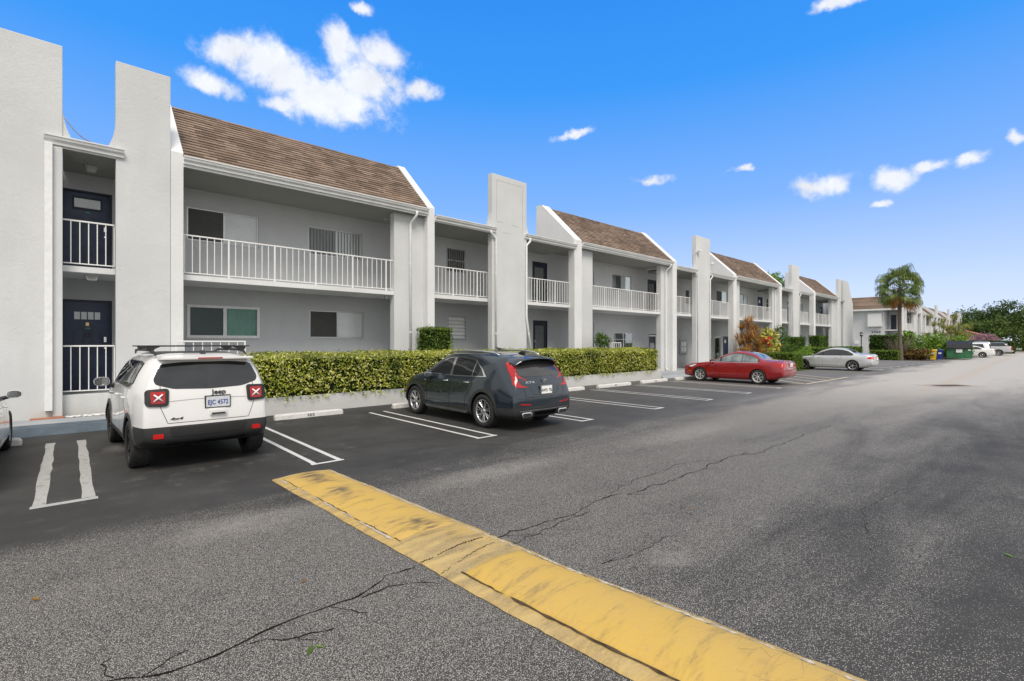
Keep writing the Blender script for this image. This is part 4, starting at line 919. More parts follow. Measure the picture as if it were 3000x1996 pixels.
class Car:
    def __init__(s, name, label, x, y, stations, R_, yr, yf, mats, cutw=.27, arch=.045, cladz=None, cladf=None, cladmat=None, group=None, **k):
        s.t = thing(name, label, 'car', (x, y, 0), 0, group); s.R = R_; s.yr = yr; s.yf = yf
        bm = body_mesh(stations, **k); s.bvh = BVHTree.FromBMesh(bm)
        hw = max(abs(v.co.x) for v in bm.verts); s.hw = hw
        if cladz:
            for (co, no) in cladz: bmesh.ops.bisect_plane(bm, geom=bm.verts[:] + bm.edges[:] + bm.faces[:], plane_co=co, plane_no=no, dist=.0002)
            bm.faces.ensure_lookup_table()
            for f in bm.faces:
                c = f.calc_center_median()
                if (cladf(c) if cladf else all((c - Vector(co)).dot(Vector(no)) < 0 for co, no in cladz)): f.material_index = 2
        me = bpy.data.meshes.new('body'); bm.to_mesh(me); bm.free()
        for mt in (mats, M_seam, cladmat or M_clad): me.materials.append(mt)
        ob = bpy.data.objects.new('body', me); COL.objects.link(ob); ob.parent = s.t
        cm = MB()
        for yy in (yr, yf):
            for sg in (-1, 1):
                cm.lathe([(0, sg * (hw - cutw)), (R_ + arch, sg * (hw - cutw)), (R_ + arch, sg * (hw + .2)), (0, sg * (hw + .2))], 'X', 48, (0, yy, R_ + .005))
        cut = cm.build('cutter', M_seam, None)
        bmc = bmesh.new(); bmc.from_mesh(cut.data); bmesh.ops.remove_doubles(bmc, verts=bmc.verts[:], dist=.0001); bmesh.ops.recalc_face_normals(bmc, faces=bmc.faces[:]); bmc.to_mesh(cut.data); bmc.free()
        cut.parent = s.t; cut.data.materials.clear(); [cut.data.materials.append(q) for q in (M_seam, M_seam)]
        md = ob.modifiers.new('b', 'BOOLEAN'); md.operation = 'DIFFERENCE'; md.object = cut; md.solver = 'EXACT'
        try: md.material_mode = 'TRANSFER'
        except Exception: pass
        dg = bpy.context.evaluated_depsgraph_get(); dg.update()
        nm = bpy.data.meshes.new_from_object(ob.evaluated_get(dg)); ob.modifiers.clear(); ob.data = nm; bpy.data.objects.remove(cut)
        nm.polygons.foreach_set('use_smooth', [True] * len(nm.polygons)); nm.set_sharp_from_angle(angle=R(38))
        s.body = ob
    def hit(s, a, b, mode):
        if mode == 'L': o, d = Vector((-3, a, b)), Vector((1, 0, 0))
        elif mode == 'R': o, d = Vector((3, a, b)), Vector((-1, 0, 0))
        elif mode == 'B': o, d = Vector((a, -2, b)), Vector((0, 1, 0))
        elif mode == 'F': o, d = Vector((a, 8, b)), Vector((0, -1, 0))
        else: o, d = Vector((a, b, 4)), Vector((0, 0, -1))
        loc, no, i, di = s.bvh.ray_cast(o, d)
        return loc, no, d
    def decal(s, name, poly, mode, mat, off=.003, thick=.004, grid=.045, parent=None, rnd=0.0, mirror=False, smooth=True):
        if rnd: poly = round_poly(poly, rnd)
        # densify outline
        P = []
        for i in range(len(poly)):
            a, b = Vector(poly[i]), Vector(poly[(i + 1) % len(poly)]); n = max(1, int((b - a).length / grid))
            for k in range(n): P.append(a.lerp(b, k / n))
        nb = len(P); xs = [p.x for p in P]; ys = [p.y for p in P]
        gx = np.arange(min(xs) + grid * .7, max(xs), grid); gy = np.arange(min(ys) + grid * .7, max(ys), grid)
        for x in gx:
            for y in gy:
                if inpoly(x, y, P) and min((Vector((x, y)) - q).length for q in P) > grid * .35: P.append(Vector((x, y)))
        vs, es, fs, *_ = delaunay_2d_cdt(P, [(i, (i + 1) % nb) for i in range(nb)], [list(range(nb))], 1, 1e-5)
        m = MB(); m.smooth = smooth
        for sg in ((1, -1) if mirror else (1,)):
            top = []; bot = []; ok = []
            for v in vs:
                a, b = v.x, v.y; md = mode
                if sg < 0:
                    if mode in 'LR': md = 'R' if mode == 'L' else 'L'
                    else: a = -a
                loc, no, d = s.hit(a, b, md)
                if loc is None: top.append(None); bot.append(None); continue
                if no.dot(d) > 0: no = -no
                top.append(loc + (no * .5 - d * .5).normalized() * off); bot.append(loc + d * thick)
            T = [(i if top[i] is not None else -1) for i in range(len(vs))]; k = len(vs)
            ff = [f for f in fs if all(T[i] >= 0 for i in f)]
            ec = {}
            for f in ff:
                for i in range(len(f)): e = (f[i], f[(i + 1) % len(f)]); ec[e] = 1
            side = [(a, b, b + k, a + k) for (a, b) in ec if (b, a) not in ec]
            V = [(p or Vector())[:] for p in top] + [(p or Vector())[:] for p in bot]
            m.add(V, list(ff) + side)
        o = m.build(name, mat, parent or s.t, world=False); 
        bm = bmesh.new(); bm.from_mesh(o.data); bmesh.ops.delete(bm, geom=[v for v in bm.verts if not v.link_faces], context='VERTS'); bm.to_mesh(o.data); bm.free()
        o.data.set_sharp_from_angle(angle=R(35)); return o
    def line(s, name, pts, mode, w=.006, mat=None, off=.0022, parent=None, mirror=False, n=14, tube=None):
        m = MB(); m.smooth = True
        for sg in ((1, -1) if mirror else (1,)):
            Q = []
            for a, b in zip(pts[:-1], pts[1:]):
                a, b = Vector(a), Vector(b); k = max(2, int((b - a).length / .03))
                for i in range(k + (1 if b == Vector(pts[-1]) else 0)): Q.append(a.lerp(b, i / k))
            H = []
            for q in Q:
                a, b, md = q.x, q.y, mode
                if sg < 0:
                    if mode in 'LR': md = 'R' if mode == 'L' else 'L'
                    else: a = -a
                loc, no, d = s.hit(a, b, md)
                if loc is None: continue
                if no.dot(d) > 0: no = -no
                H.append((loc + no * off, no))
            if len(H) < 2: continue
            if tube: m.tube([h[0] for h in H], tube, 6); continue
            vs = []; fs = []
            for i, (p, no) in enumerate(H):
                t = (H[min(i + 1, len(H) - 1)][0] - H[max(0, i - 1)][0]).normalized(); u = t.cross(no).normalized() * w / 2; vs += [(p - u)[:], (p + u)[:]]
                if i: fs.append((2*i-2, 2*i-1, 2*i+1, 2*i))
            m.add(vs, fs)
        return m.build(name, mat or M_seam, parent or s.t, world=False)
    def arch_clad(s, w=.055, mat=None, off=.014, a0=-8, a1=188, z0=None):
        mo = []
        for yy in (s.yr, s.yf):
            P = []; r0, r1 = s.R + .047, s.R + .047 + w; zc = s.R + .005
            for i in range(25): a = R(a0 + (a1 - a0) * i / 24); P.append((yy + r1 * math.cos(a), zc + r1 * math.sin(a)))
            for i in range(24, -1, -1): a = R(a0 + (a1 - a0) * i / 24); P.append((yy + r0 * math.cos(a), zc + r0 * math.sin(a)))
            s.decal('wheel_arch_trim', P, 'L', mat or M_clad, off, .02, .05); s.decal('wheel_arch_trim', P, 'R', mat or M_clad, off, .02, .05)
    def wheels(s, style, spokes, rim_mat, wt=.22, rr=.7, inset=.02, lug=True, hub=None):
        R_ = s.R; ri = R_ * rr
        tm = MB(); tm.smooth = True; h = wt / 2
        tm.lathe([(ri + .004, -h + .015), (ri + .012, -h + .004), (R_ * .86, -h - .006), (R_ * .955, -h + .006), (R_ * .985, -h + .022), (R_, -h + .05), (R_, h - .05), (R_ * .985, h - .022), (R_ * .955, h - .006), (R_ * .86, h + .006), (ri + .012, h - .004), (ri + .004, h - .015), (ri - .012, h - .03), (ri - .012, -h + .03)], 'X', 48, close=True)
        tm.smooth = False
        for k in range(44):      # tread blocks
            a = 2 * math.pi * k / 44; ca, sa = math.cos(a), math.sin(a)
            for (x0, x1, da) in ((-h + .03, -h + .075, 0), (-.03, .03, .07), (h - .075, h - .03, 0)):
                b0 = a + da; c0, s0 = math.cos(b0), math.sin(b0); c1, s1 = math.cos(b0 + .1), math.sin(b0 + .1); r0, r1 = R_ - .004, R_ + .0045
                tm.add([(x0, r0*c0, r0*s0), (x1, r0*c0, r0*s0), (x1, r0*c1, r0*s1), (x0, r0*c1, r0*s1), (x0, r1*c0, r1*s0), (x1, r1*c0, r1*s0), (x1, r1*c1, r1*s1), (x0, r1*c1, r1*s1)], [(4,5,6,7), (0,1,5,4), (1,2,6,5), (2,3,7,6), (3,0,4,7)])
        tyre = tm.build('wheel', M_rubber, s.t, world=False)
        rm = MB(); rm.smooth = True; e = -h + .012   # outer face at -x
        rm.lathe([(ri - .002, e), (ri - .022, e - .002), (ri - .03, e + .02), (ri - .045, h - .05), (ri - .01, h - .03)], 'X', 48)
        rm.lathe([(0, e + .012), (R_ * .10, e + .012), (R_ * .13, e + .03), (R_ * .14, e + .075), (0, e + .075)], 'X', 24)
        rm.smooth = False
        def spoke(a, w0, w1, bow=.02, twist=0.0):
            r0, r1 = R_ * .11, ri - .02; n = 5; vs = []; fs = []
            for i in range(n + 1):
                t = i / n; r = r0 + (r1 - r0) * t; w = (w0 + (w1 - w0) * t) / 2; aa = a + twist * t; x = e + .012 - bow * math.sin(math.pi * t) * .3 + .02 * (1 - t) - .006 * t
                c, s_ = math.cos(aa), math.sin(aa)
                for (ww, dx) in ((-w, .035), (-w, .007), (-w * .55, 0), (w * .55, 0), (w, .007), (w, .035)): vs.append((x + dx, r * c - ww * s_, r * s_ + ww * c))
            for i in range(n):
                for j in range(5): fs.append((i*6+j, i*6+j+1, (i+1)*6+j+1, (i+1)*6+j))
            rm.add(vs, fs)
        for k in range(spokes):
            a = 2 * math.pi * k / spokes + math.pi / 2
            if style == 'single': spoke(a, R_ * .07, R_ * .10)
            elif style == 'twin': d = .115; spoke(a - d, R_ * .05, R_ * .06, twist=-.035); spoke(a + d, R_ * .05, R_ * .06, twist=.035)
            elif style == 'wide': spoke(a, R_ * .13, R_ * .22)
        if lug:
            for k in range(5): a = 2 * math.pi * (k + .5) / 5; rm.lathe([(0, e + .006), (.009, e + .008), (.009, e + .03)], 'X', 8, (0, R_ * .19 * math.cos(a), R_ * .19 * math.sin(a)))
        rim = rm.build('rim', rim_mat, tyre, world=False)
        bk = MB(); bk.lathe([(0, e + .09), (ri - .03, e + .09)], 'X', 32); b_ = bk.build('brake_disc', M_rimd, tyre, world=False)
        xw = s.hw - inset - h
        first = True
        for (sg, yy) in ((-1, s.yr), (-1, s.yf), (1, s.yr), (1, s.yf)):
            w = tyre if first else copy_tree(tyre, s.t); first = False
            w.location = (sg * xw, yy, R_ + .002); w.rotation_euler = (rng.uniform(0, 1) if spokes else 0, 0, 0 if sg < 0 else math.pi)
        m = MB(); m.tube([(-xw, s.yr, R_), (xw, s.yr, R_)], .05, 10); m.tube([(-xw, s.yf, R_), (xw, s.yf, R_)], .045, 10); m.build('axle', M_seam, s.t, world=False)
    def mirror(s, y, z, x, w=.2, h=.15, mat=None, glassm=None, shape=0, back=M_black, sides=(-1, 1)):
        for sg in sides:
            bm = bmesh.new(); bmesh.ops.create_uvsphere(bm, u_segments=20, v_segments=12, radius=1.0)
            vs = []
            for v in bm.verts:
                c = v.co; q = (abs(c.x) ** 2.6 + abs(c.z) ** 2.6) ** (1 / 2.6); rr = math.hypot(c.x, c.z); k = rr / q if q > 1e-6 else 1
                yy = c.y if c.y > 0 else max(c.y, -.18)
                tx = c.x * k * w / 2; tz = c.z * k * h / 2 * (1 - .22 * (c.x * sg > 0) * abs(c.x) * shape)
                vs.append((sg * (x + w / 2) + tx, y + yy * .09, z + tz))
            m = MB(); m.smooth = True; m.add(vs, [[v.index for v in f.verts] for f in bm.faces]); bm.free()
            o = m.build('side_mirror', mat or P_white, s.t, world=False, ang=40)
            m = MB(); n = 24; P = []
            for i in range(n):
                a = 2 * math.pi * i / n; cx_, cz_ = math.cos(a), math.sin(a); q = (abs(cx_) ** 3 + abs(cz_) ** 3) ** (1 / 3)
                P.append((sg * (x + w / 2) + cx_ / q * w * .43, z + cz_ / q * h * .41 * (1 - .2 * shape * (cx_ * sg > 0) * abs(cx_))))
            m.prism([(p[0], p[1]) for p in P], 'Y', y - .0165 - .006, y - .014); m.build('mirror_surround', back, o, world=False)
            m = MB(); m.prism([((p[0] - sg * (x + w/2)) * .93 + sg * (x + w/2), (p[1] - z) * .93 + z) for p in P], 'Y', y - .0255, y - .0228); m.build('mirror_glass', glassm or M_mirg, o, world=False)
            m = MB(); m.tube([(sg * (x + .04), y + .02, z - h * .3), (sg * (x - .09), y + .05, z - h * .62)], [.028, .04], 8); m.build('mirror_arm', M_black, o, world=False)
    def handle(s, y, z, mat, w=.2, sides=('L', 'R')):
        for md in sides:
            loc, no, d = s.hit(y, z, md); x = loc.x; sg = -1 if md == 'L' else 1
            m = MB(); m.smooth = True; P = [(x + sg * .004, y - w/2, z), (x + sg * .03, y - w/2 + .03, z), (x + sg * .034, y, z + .002), (x + sg * .03, y + w/2 - .03, z), (x + sg * .004, y + w/2, z)]
            m.tube(P, [.011, .015, .016, .015, .011], 8); m.build('door_handle', mat, s.t, world=False)
    def plate(s, z, txt, style, x=0.0, w=.31, h=.155, proud=.02, col=None):
        loc = min((s.hit(x + dx, z + dz, 'B')[0].y for dx in (-w/2, 0, w/2) for dz in (-h/2, h/2)))
        y = loc - proud
        m = MB(); m.bev(x - w/2 - .015, x + w/2 + .015, y - .006, y + .03, z - h/2 - .015, z + h/2 + .015, .006); f = m.build('plate_frame', M_black if style == 'jeep' else M_silv, s.t, world=False)
        m = MB(); m.box(x - w/2, x + w/2, y - .009, y - .0065, z - h/2, z + h/2); p = m.build('number_plate', M_plate if style == 'jeep' else M_blind, f, world=False)
        if txt:
            m = MB(); text_mb(m, txt, h * .62, lambda a, b, c: (x + a, y - .0115 - c, z - h * .26 + b * 1.0), True, .0008, spacing=1.05, xscale=.72); m.build('plate_lettering', col or M_blue, p, world=False)
        return p
M_mirg = plain('mirror_glass', (.5, .52, .52), .03, 1.0)
def inpoly(x, y, P):
    c = False; n = len(P); j = n - 1
    for i in range(n):
        xi, yi, xj, yj = P[i][0], P[i][1], P[j][0], P[j][1]
        if (yi > y) != (yj > y) and x < (xj - xi) * (y - yi) / (yj - yi) + xi: c = not c
        j = i
    return c
def round_poly(P, r, n=4):
    out = []; k = len(P)
    for i in range(k):
        a, b, c = Vector(P[i-1]), Vector(P[i]), Vector(P[(i+1) % k]); ra = min(r, (a-b).length * .48, (c-b).length * .48); p = b + (a-b).normalized() * ra; q = b + (c-b).normalized() * ra
        for j in range(n + 1): t = j / n; out.append(tuple(p*(1-t)**2 + b*2*t*(1-t) + q*t*t))
    return out

# ---- white compact suv, seen from behind --------------------------------------------
def jeep():
    yo = [.10, .07, .02, .02, .07, .19, .21, .19]
    st = [cab(.10, 1.63, .615, 1.54, 1.15, .765, .80, .41, yo), cab(.42, 1.67, .655, 1.575, 1.16, .85, .87, .32, [0,0,0,0,0,.05,.06,.06]),
          cab(.9, 1.69, .675, 1.59, 1.14, .87, .885, .26), cab(1.7, 1.695, .68, 1.59, 1.12, .87, .885, .26), cab(2.35, 1.68, .665, 1.58, 1.10, .87, .885, .26), cab(2.75, 1.65, .66, 1.54, 1.09, .87, .885, .26),
          cab(3.0, 1.45, .69, 1.38, 1.08, .865, .885, .26), cab(3.25, 1.22, .77, 1.17, 1.07, .86, .885, .26), deck(3.5, 1.15, 1.05, .85, .88, .27), deck(3.85, 1.11, 1.0, .80, .885, .29), deck(4.05, 1.02, .92, .76, .845, .32, [-.05,-.03,0,0,0,0,0,0])]
    c = Car('white_suv', 'white compact suv with black roof bars parked nose in at the left', 1.56, 8.33, st, .350, .82, 3.39, P_white, cladz=[((0, 0, .655), (0, 0, 1)), ((0, 0, .43), (0, 0, 1)), ((0, .44, 0), (0, 1, 0))], cladf=lambda c: c.z < .43 or (c.z < .655 and c.y < .44), rb=.03, rc=.06)
    c.arch_clad(.06)
    c.wheels('wide', 5, M_rimd, .24, .68, .01)
    SW = [(.62, 1.25), (.62, 1.535), (1.0, 1.565), (2.25, 1.565), (2.62, 1.48), (3.05, 1.21), (2.9, 1.16), (1.0, 1.17)]
    for md in 'LR':
        ws = c.decal('window_surround', SW, md, M_black, .002, .004, rnd=.04)
        for nm, P in (('rear_door_window', [(.98, 1.21), (1.0, 1.55), (1.72, 1.56), (1.74, 1.195)]), ('front_door_window', [(1.80, 1.19), (1.79, 1.56), (2.24, 1.555), (2.58, 1.455), (2.93, 1.21), (2.85, 1.19)]), ('quarter_window', [(.68, 1.26), (.69, 1.52), (.93, 1.54), (.92, 1.24)])):
            c.decal(nm, P, md, G_car, .005, .006, rnd=.03, parent=ws)
    c.decal('rear_window', [(-.655, 1.25), (-.675, 1.32), (-.585, 1.535), (-.3, 1.56), (.3, 1.56), (.585, 1.535), (.675, 1.32), (.655, 1.25), (.45, 1.18), (0, 1.16), (-.45, 1.18)], 'B', G_car, .004, .006, rnd=.05)
    m = MB(); m.smooth = True
    m.tube([(-.19, .125, 1.205), (-.05, .11, 1.212), (.12, .12, 1.22)], [.012, .02, .006], 8); m.build('rear_wiper', M_black, c.t, world=False)
    m = MB(); m.bev(-.60, .60, .07, .42, 1.595, 1.635, .018); sp = m.build('roof_spoiler', P_white, c.t, world=False)
    m = MB(); m.bev(-.15, .17, .063, .10, 1.606, 1.626, .006); m.build('brake_lamp', L_red, sp, world=False)
    m = MB(); m.prism([(.45, 1.665), (.55, 1.67), (.60, 1.71), (.52, 1.725)], 'X', -.03, .03); m.build('antenna_base', M_black, c.t, world=False)
    for sg in (-1, 1):
        F = [(sg * .50, 1.17), (sg * .51, .965), (sg * .54, .94), (sg * .75, .95), (sg * .775, .99), (sg * .765, 1.15), (sg * .74, 1.18), (sg * .53, 1.19)]
        lf = c.decal('tail_lamp', F, 'B', M_black, .024, .05, .03, rnd=.03)
        Lp = [(sg * .545, 1.15), (sg * .55, .985), (sg * .71, .985), (sg * .715, 1.15)]
        c.decal('lamp_lens', Lp, 'B', L_red, .029, .01, .03, parent=lf, rnd=.02)
        m = MB(); m.smooth = True; q = c.hit(sg * .63, 1.07, 'B')[0].y - .042
        for a, b in (((-.065, .062), (.065, -.062)), ((-.065, -.062), (.065, .062))):
            m.tube([(sg * .630 + a[0] * .8, q, 1.067 + a[1] * .8), (sg * .630, q - .006, 1.067), (sg * .630 + b[0] * .8, q, 1.067 + b[1] * .8)], [.009, .014, .009], 8)
        m.build('lamp_cross', M_blind, lf, world=False)
        c.decal('bumper_reflector', [(sg * .57, .56), (sg * .57, .495), (sg * .69, .495), (sg * .69, .56)], 'B', L_redl, .014, .02, .03, rnd=.012)
    c.decal('bumper_insert', [(-.50, .63), (-.46, .50), (.46, .50), (.50, .63)], 'B', M_black, .012, .02, .04, rnd=.03)
    c.line('tailgate_seam', [(-.60, 1.24), (-.60, .92), (-.52, .70), (.52, .70), (.60, .92), (.60, 1.24)], 'B', .007)
    c.line('tailgate_crease_shade', [(-.5, 1.005), (-.2, 1.02), (.2, 1.02), (.5, 1.005)], 'B', .010, plain('crease_shade', (.40, .40, .40), .5))  # shade of the tailgate crease laid on as a grey ribbon
    for md in 'LR':
        for P in ([(.98, 1.19), (1.0, 1.0), (1.16, .76), (1.22, .36)], [(1.78, 1.19), (1.80, .36)], [(2.9, 1.17), (2.92, .85), (2.85, .36)]): c.line('door_seam', P, md, .007)
    c.handle(1.22, 1.01, P_white); c.handle(2.02, 1.0, P_white)
    m = MB(); m.bev(-.01, .21, -.008, .05, .775, .85, .012); hb = m.build('tailgate_handle', P_white, c.t, world=False); m = MB(); m.bev(.01, .19, -.0105, -.0085, .782, .806, .0008); m.build('handle_recess', M_black, hb, world=False)
    c.plate(.965, 'EJC 4572', 'jeep', .10, proud=.004)
    m = MB(); m.box(.19, .235, -.0, .0, 0, 0)
    m = MB(); text_mb(m, 'Jeep', .10, lambda a, b, cc: (.12 + a * 1.1, c.hit(.12 + a * 1.1, 1.075 + b, 'B')[0].y - .008 - cc, 1.075 + b), True, .004); m.build('badge', M_black, c.t, world=False)
    m = MB(); text_mb(m, '4x4', .060, lambda a, b, cc: (-.42 + a * 1.7 + b * .3, c.hit(-.42 + a * 1.7 + b * .3, .745 + b * .8, 'B')[0].y - .006 - cc, .745 + b * .8), True, .003); m.build('badge', M_black, c.t, world=False)
    c.decal('roof_panel', [(-.55, .75), (-.55, 2.35), (.55, 2.35), (.55, .75)], 'T', M_black, .004, .004, .08, rnd=.05)
    for sg in (-1, 1):
        m = MB(); m.smooth = True; m.tube([(sg * .60, .48, 1.66), (sg * .61, .62, 1.705), (sg * .62, .9, 1.725), (sg * .625, 1.7, 1.73), (sg * .615, 2.3, 1.715), (sg * .60, 2.5, 1.66)], [.012, .02, .02, .02, .02, .012], 8)
        m.build('roof_rail', M_black, c.t, world=False)
    for yy in (.80, 1.62):
        m = MB(); m.smooth = True; vs = []; fs = []
        for i in range(13):
            x = -.74 + 1.48 * i / 12
            for k in range(10): a = 2 * math.pi * k / 10; vs.append((x, yy + .036 * math.cos(a), 1.790 + .010 * math.sin(a)))
            if i:
                for k in range(10): fs.append(((i-1)*10+k, (i-1)*10+(k+1) % 10, i*10+(k+1) % 10, i*10+k))
        fs += [tuple(range(10)), tuple(range(120, 130))]
        m.add(vs, fs); cbb = m.build('cross_bar', M_black, c.t, world=False, ang=40)
        for sg in (-1, 1):
            m = MB(); m.prism([(sg * .50, 1.780), (sg * .68, 1.780), (sg * .67, 1.745), (sg * .645, 1.71), (sg * .59, 1.71), (sg * .57, 1.745)], 'Y', yy - .05, yy + .05); m.build('bar_foot', M_black, cbb, world=False)
    c.mirror(2.72, 1.17, .93, .22, .16, M_silv, shape=.2, back=M_black)
    m = MB(); m.bev(-.5, .5, .10, .35, .36, .46, .03); m.build('bumper_underside', M_seam, c.t, world=False)
    c.t.rotation_euler.z = R(2.0)
    return c
jeep()

# ---- slate grey crossover ----------------------------------------------------------------
def xt4():
    yo = [.16, .12, .03, .0, .12, .38, .40, .36]
    st = [cab(.10, 1.50, .58, 1.44, 1.09, .76, .86, .27, yo), cab(.50, 1.575, .64, 1.49, 1.11, .84, .91, .27, [0,0,0,0,0,.12,.14,.12]),
          cab(1.05, 1.615, .67, 1.535, 1.08, .88, .92, .23), cab(1.6, 1.625, .675, 1.555, 1.05, .88, .92, .22), cab(2.2, 1.625, .675, 1.555, 1.01, .875, .915, .22), cab(2.65, 1.585, .665, 1.51, .99, .87, .915, .22),
          cab(3.0, 1.42, .68, 1.37, .98, .87, .915, .22), cab(3.45, 1.16, .76, 1.12, .97, .87, .915, .22), deck(3.75, 1.08, .98, .865, .92, .24), deck(4.15, 1.02, .90, .82, .92, .26), deck(4.45, .93, .80, .70, .83, .30, [-.1,-.06,0,0,0,0,0,0])]
    c = Car('dark_suv', 'dark slate crossover suv with tall red tail lamps beside the hedge', 7.53, 7.2, st, .362, 1.0, 3.78, P_dark, cladz=[((0, 0, .50), (0, .05, 1))], rb=.05, rc=.09)
    c.arch_clad(.065)
    c.wheels('twin', 7, M_rims, .235, .70, .012)
    bm_ = c
    UP = [(.93, 1.10), (1.10, 1.26), (1.42, 1.465), (1.95, 1.52), (2.5, 1.49), (2.95, 1.32), (3.33, 1.09), (2.0, 1.065)]
    for md in 'LR':
        ws = c.decal('window_trim', [(p[0], p[1]) for p in UP], md, M_chrome, .002, .004, rnd=.02)
        for nm, P in (('quarter_window', [(1.02, 1.115), (1.14, 1.255), (1.36, 1.40), (1.42, 1.10)]), ('rear_door_window', [(1.45, 1.098), (1.40, 1.425), (1.5, 1.46), (1.95, 1.495), (2.16, 1.49), (2.20, 1.085)]), ('front_door_window', [(2.30, 1.085), (2.25, 1.49), (2.48, 1.465), (2.91, 1.305), (3.22, 1.105)])):
            c.decal(nm, P, md, G_car, .0052, .006, rnd=.02, parent=ws)
        for P in ([(1.42, 1.07), (1.40, .85), (1.62, .62), (1.66, .30)], [(2.24, 1.06), (2.26, .30)], [(3.22, 1.07), (3.24, .75), (3.2, .30)], [(1.66, .46), (3.2, .46)]): c.line('door_seam', P, md, .007)
        c.decal('side_sill_strip', [(1.55, .31), (1.6, .26), (3.25, .26), (3.28, .32)], md, M_silv, .016, .03, .06, rnd=.01)
        c.decal('fender_badge', [(3.30, .93), (3.30, .90), (3.36, .90), (3.36, .93)], md, M_silv, .006, .008, .03)
        c.decal('side_marker', [(4.27, .67), (4.28, .62), (4.36, .62), (4.36, .67)], md, L_amber, .006, .01, .03)
    c.handle(1.60, .95, M_chrome, .2); c.handle(2.44, .945, M_chrome, .2)
    # tailgate glass under a large spoiler
    c.decal('rear_window', [(-.655, 1.145), (-.59, 1.29), (-.53, 1.43), (.53, 1.43), (.59, 1.29), (.655, 1.145), (.4, 1.125), (-.4, 1.125)], 'B', G_grey, .004, .006, rnd=.02)
    m = MB(); m.smooth = True; vs = []; fs = []
    prof = [(.72, 1.585), (.50, 1.575), (.30, 1.55), (.195, 1.52), (.18, 1.495), (.22, 1.48), (.36, 1.47), (.55, 1.46), (.72, 1.46)]
    nx = 17
    for i in range(nx):
        u = -1 + 2 * i / (nx - 1); x = .63 * u; dz = -.05 * u ** 2 - .09 * abs(u) ** 6; dy = .10 * abs(u) ** 4
        for (y, z) in prof: vs.append((x, y + dy, z + dz))
        if i:
            for k in range(8): fs.append(((i-1)*9+k, (i-1)*9+k+1, i*9+k+1, i*9+k))
    fs += [tuple(range(9)), tuple(range((nx-1)*9, nx*9))]
    m.add(vs, fs); m.build('roof_spoiler', P_dark, c.t, world=False, ang=40)
    c.decal('roof_panel', [(-.50, .95), (-.54, 2.4), (.54, 2.4), (.50, .95)], 'T', G_car, .003, .004, .08, rnd=.05)
    m = MB(); m.smooth = True; m.prism([(.62, 1.585), (.86, 1.60), (.68, 1.665), (.63, 1.67)], 'X', -.018, .018); m.build('shark_fin_antenna', M_black, c.t, world=False)
    for sg in (-1, 1):
        m = MB(); m.smooth = True; m.tube([(sg * .60, .78, 1.565), (sg * .615, .95, 1.615), (sg * .635, 1.4, 1.65), (sg * .64, 2.0, 1.655), (sg * .63, 2.5, 1.62), (sg * .62, 2.72, 1.56)], [.01, .02, .022, .022, .02, .01], 8); m.build('roof_rail', M_silv, c.t, world=False)
        # tall blade tail lamp with a foot sweeping inwards
        LP = [(sg * .625, 1.43), (sg * .675, 1.40), (sg * .735, 1.22), (sg * .765, 1.06), (sg * .775, .95), (sg * .755, .915), (sg * .62, .905), (sg * .46, .915), (sg * .63, .945), (sg * .70, 1.02), (sg * .69, 1.18)]
        tl = c.decal('tail_lamp', LP, 'B', L_red, .010, .03, .035, rnd=.008)
        c.decal('lamp_side', [(.10, 1.06), (.13, .95), (.17, .98), (.40, 1.38), (.36, 1.40), (.25, 1.25)], 'L' if sg < 0 else 'R', L_red, .006, .012, .035, parent=tl)
        c.decal('bumper_reflector', [(sg * .46, .565), (sg * .44, .54), (sg * .72, .56), (sg * .73, .59)], 'B', L_red, .012, .015, .03, rnd=.005)
        # exhaust in a satin surround
        y = min(c.hit(sg * xx, .36, 'B')[0].y if c.hit(sg * xx, .36, 'B')[0] else .2 for xx in (.45, .6, .7)) + .015
        m = MB(); P0 = [(.40, .30), (.40, .37), (.44, .40), (.67, .40), (.69, .37), (.66, .30)]; P1 = [(.425, .315), (.425, .36), (.45, .382), (.655, .382), (.668, .36), (.645, .315)]
        k = len(P0); vs = [(sg * a, y - .03, b) for a, b in P0] + [(sg * a, y - .035, b) for a, b in P1] + [(sg * a, y + .08, b) for a, b in P1] + [(sg * a, y + .08, b) for a, b in P0]
        fs = [(q * k + i, q * k + (i + 1) % k, (q + 1) * k + (i + 1) % k, (q + 1) * k + i) for q in range(3) for i in range(k)]
        m.add(vs, fs); ex = m.build('exhaust_tip', M_chrome, c.t, world=False)
        m = MB(); m.prism([(sg * a, b) for a, b in P1], 'Y', y + .06, y + .07); m.build('exhaust_bore', M_seam, ex, world=False)
        c.line('bumper_trim', [(sg * .36, .31), (sg * .42, .41), (sg * .50, .435), (sg * .74, .43)], 'B', .016, M_silv, .012)
    c.line('bumper_trim', [(-.50, .435), (.50, .435)], 'B', .012, M_silv, .010)
    c.decal('lower_diffuser', [(-.34, .40), (-.30, .33), (.30, .33), (.34, .40)], 'B', M_seam, .01, .02, .04)
    c.line('tailgate_seam', [(-.60, .90), (-.56, .70), (.56, .70), (.60, .90)], 'B', .006)
    c.line('tailgate_crease_shade', [(-.44, .90), (-.34, .755), (.34, .755), (.44, .90)], 'B', .008, M_black)  # crease shade drawn as a black ribbon on the smooth tailgate
    c.line('bumper_crease_shade', [(-.78, .69), (-.3, .66), (.3, .66), (.78, .69)], 'B', .010, M_black)  # black ribbon: shade of the bumper crease put in as colour
    c.plate(.845, 'AW51 7SL', 'fl', .0, proud=.012, col=M_black)
    m = MB(); m.lathe([(0, -.004), (.02, -.003), (.022, .003)], 'Y', 12, (0, c.hit(0, .845, 'B')[0].y - .025, .845)); m.build('plate_orange', M_orange, c.t, world=False)
    m = MB(); y = c.hit(0, 1.03, 'B')[0].y - .01
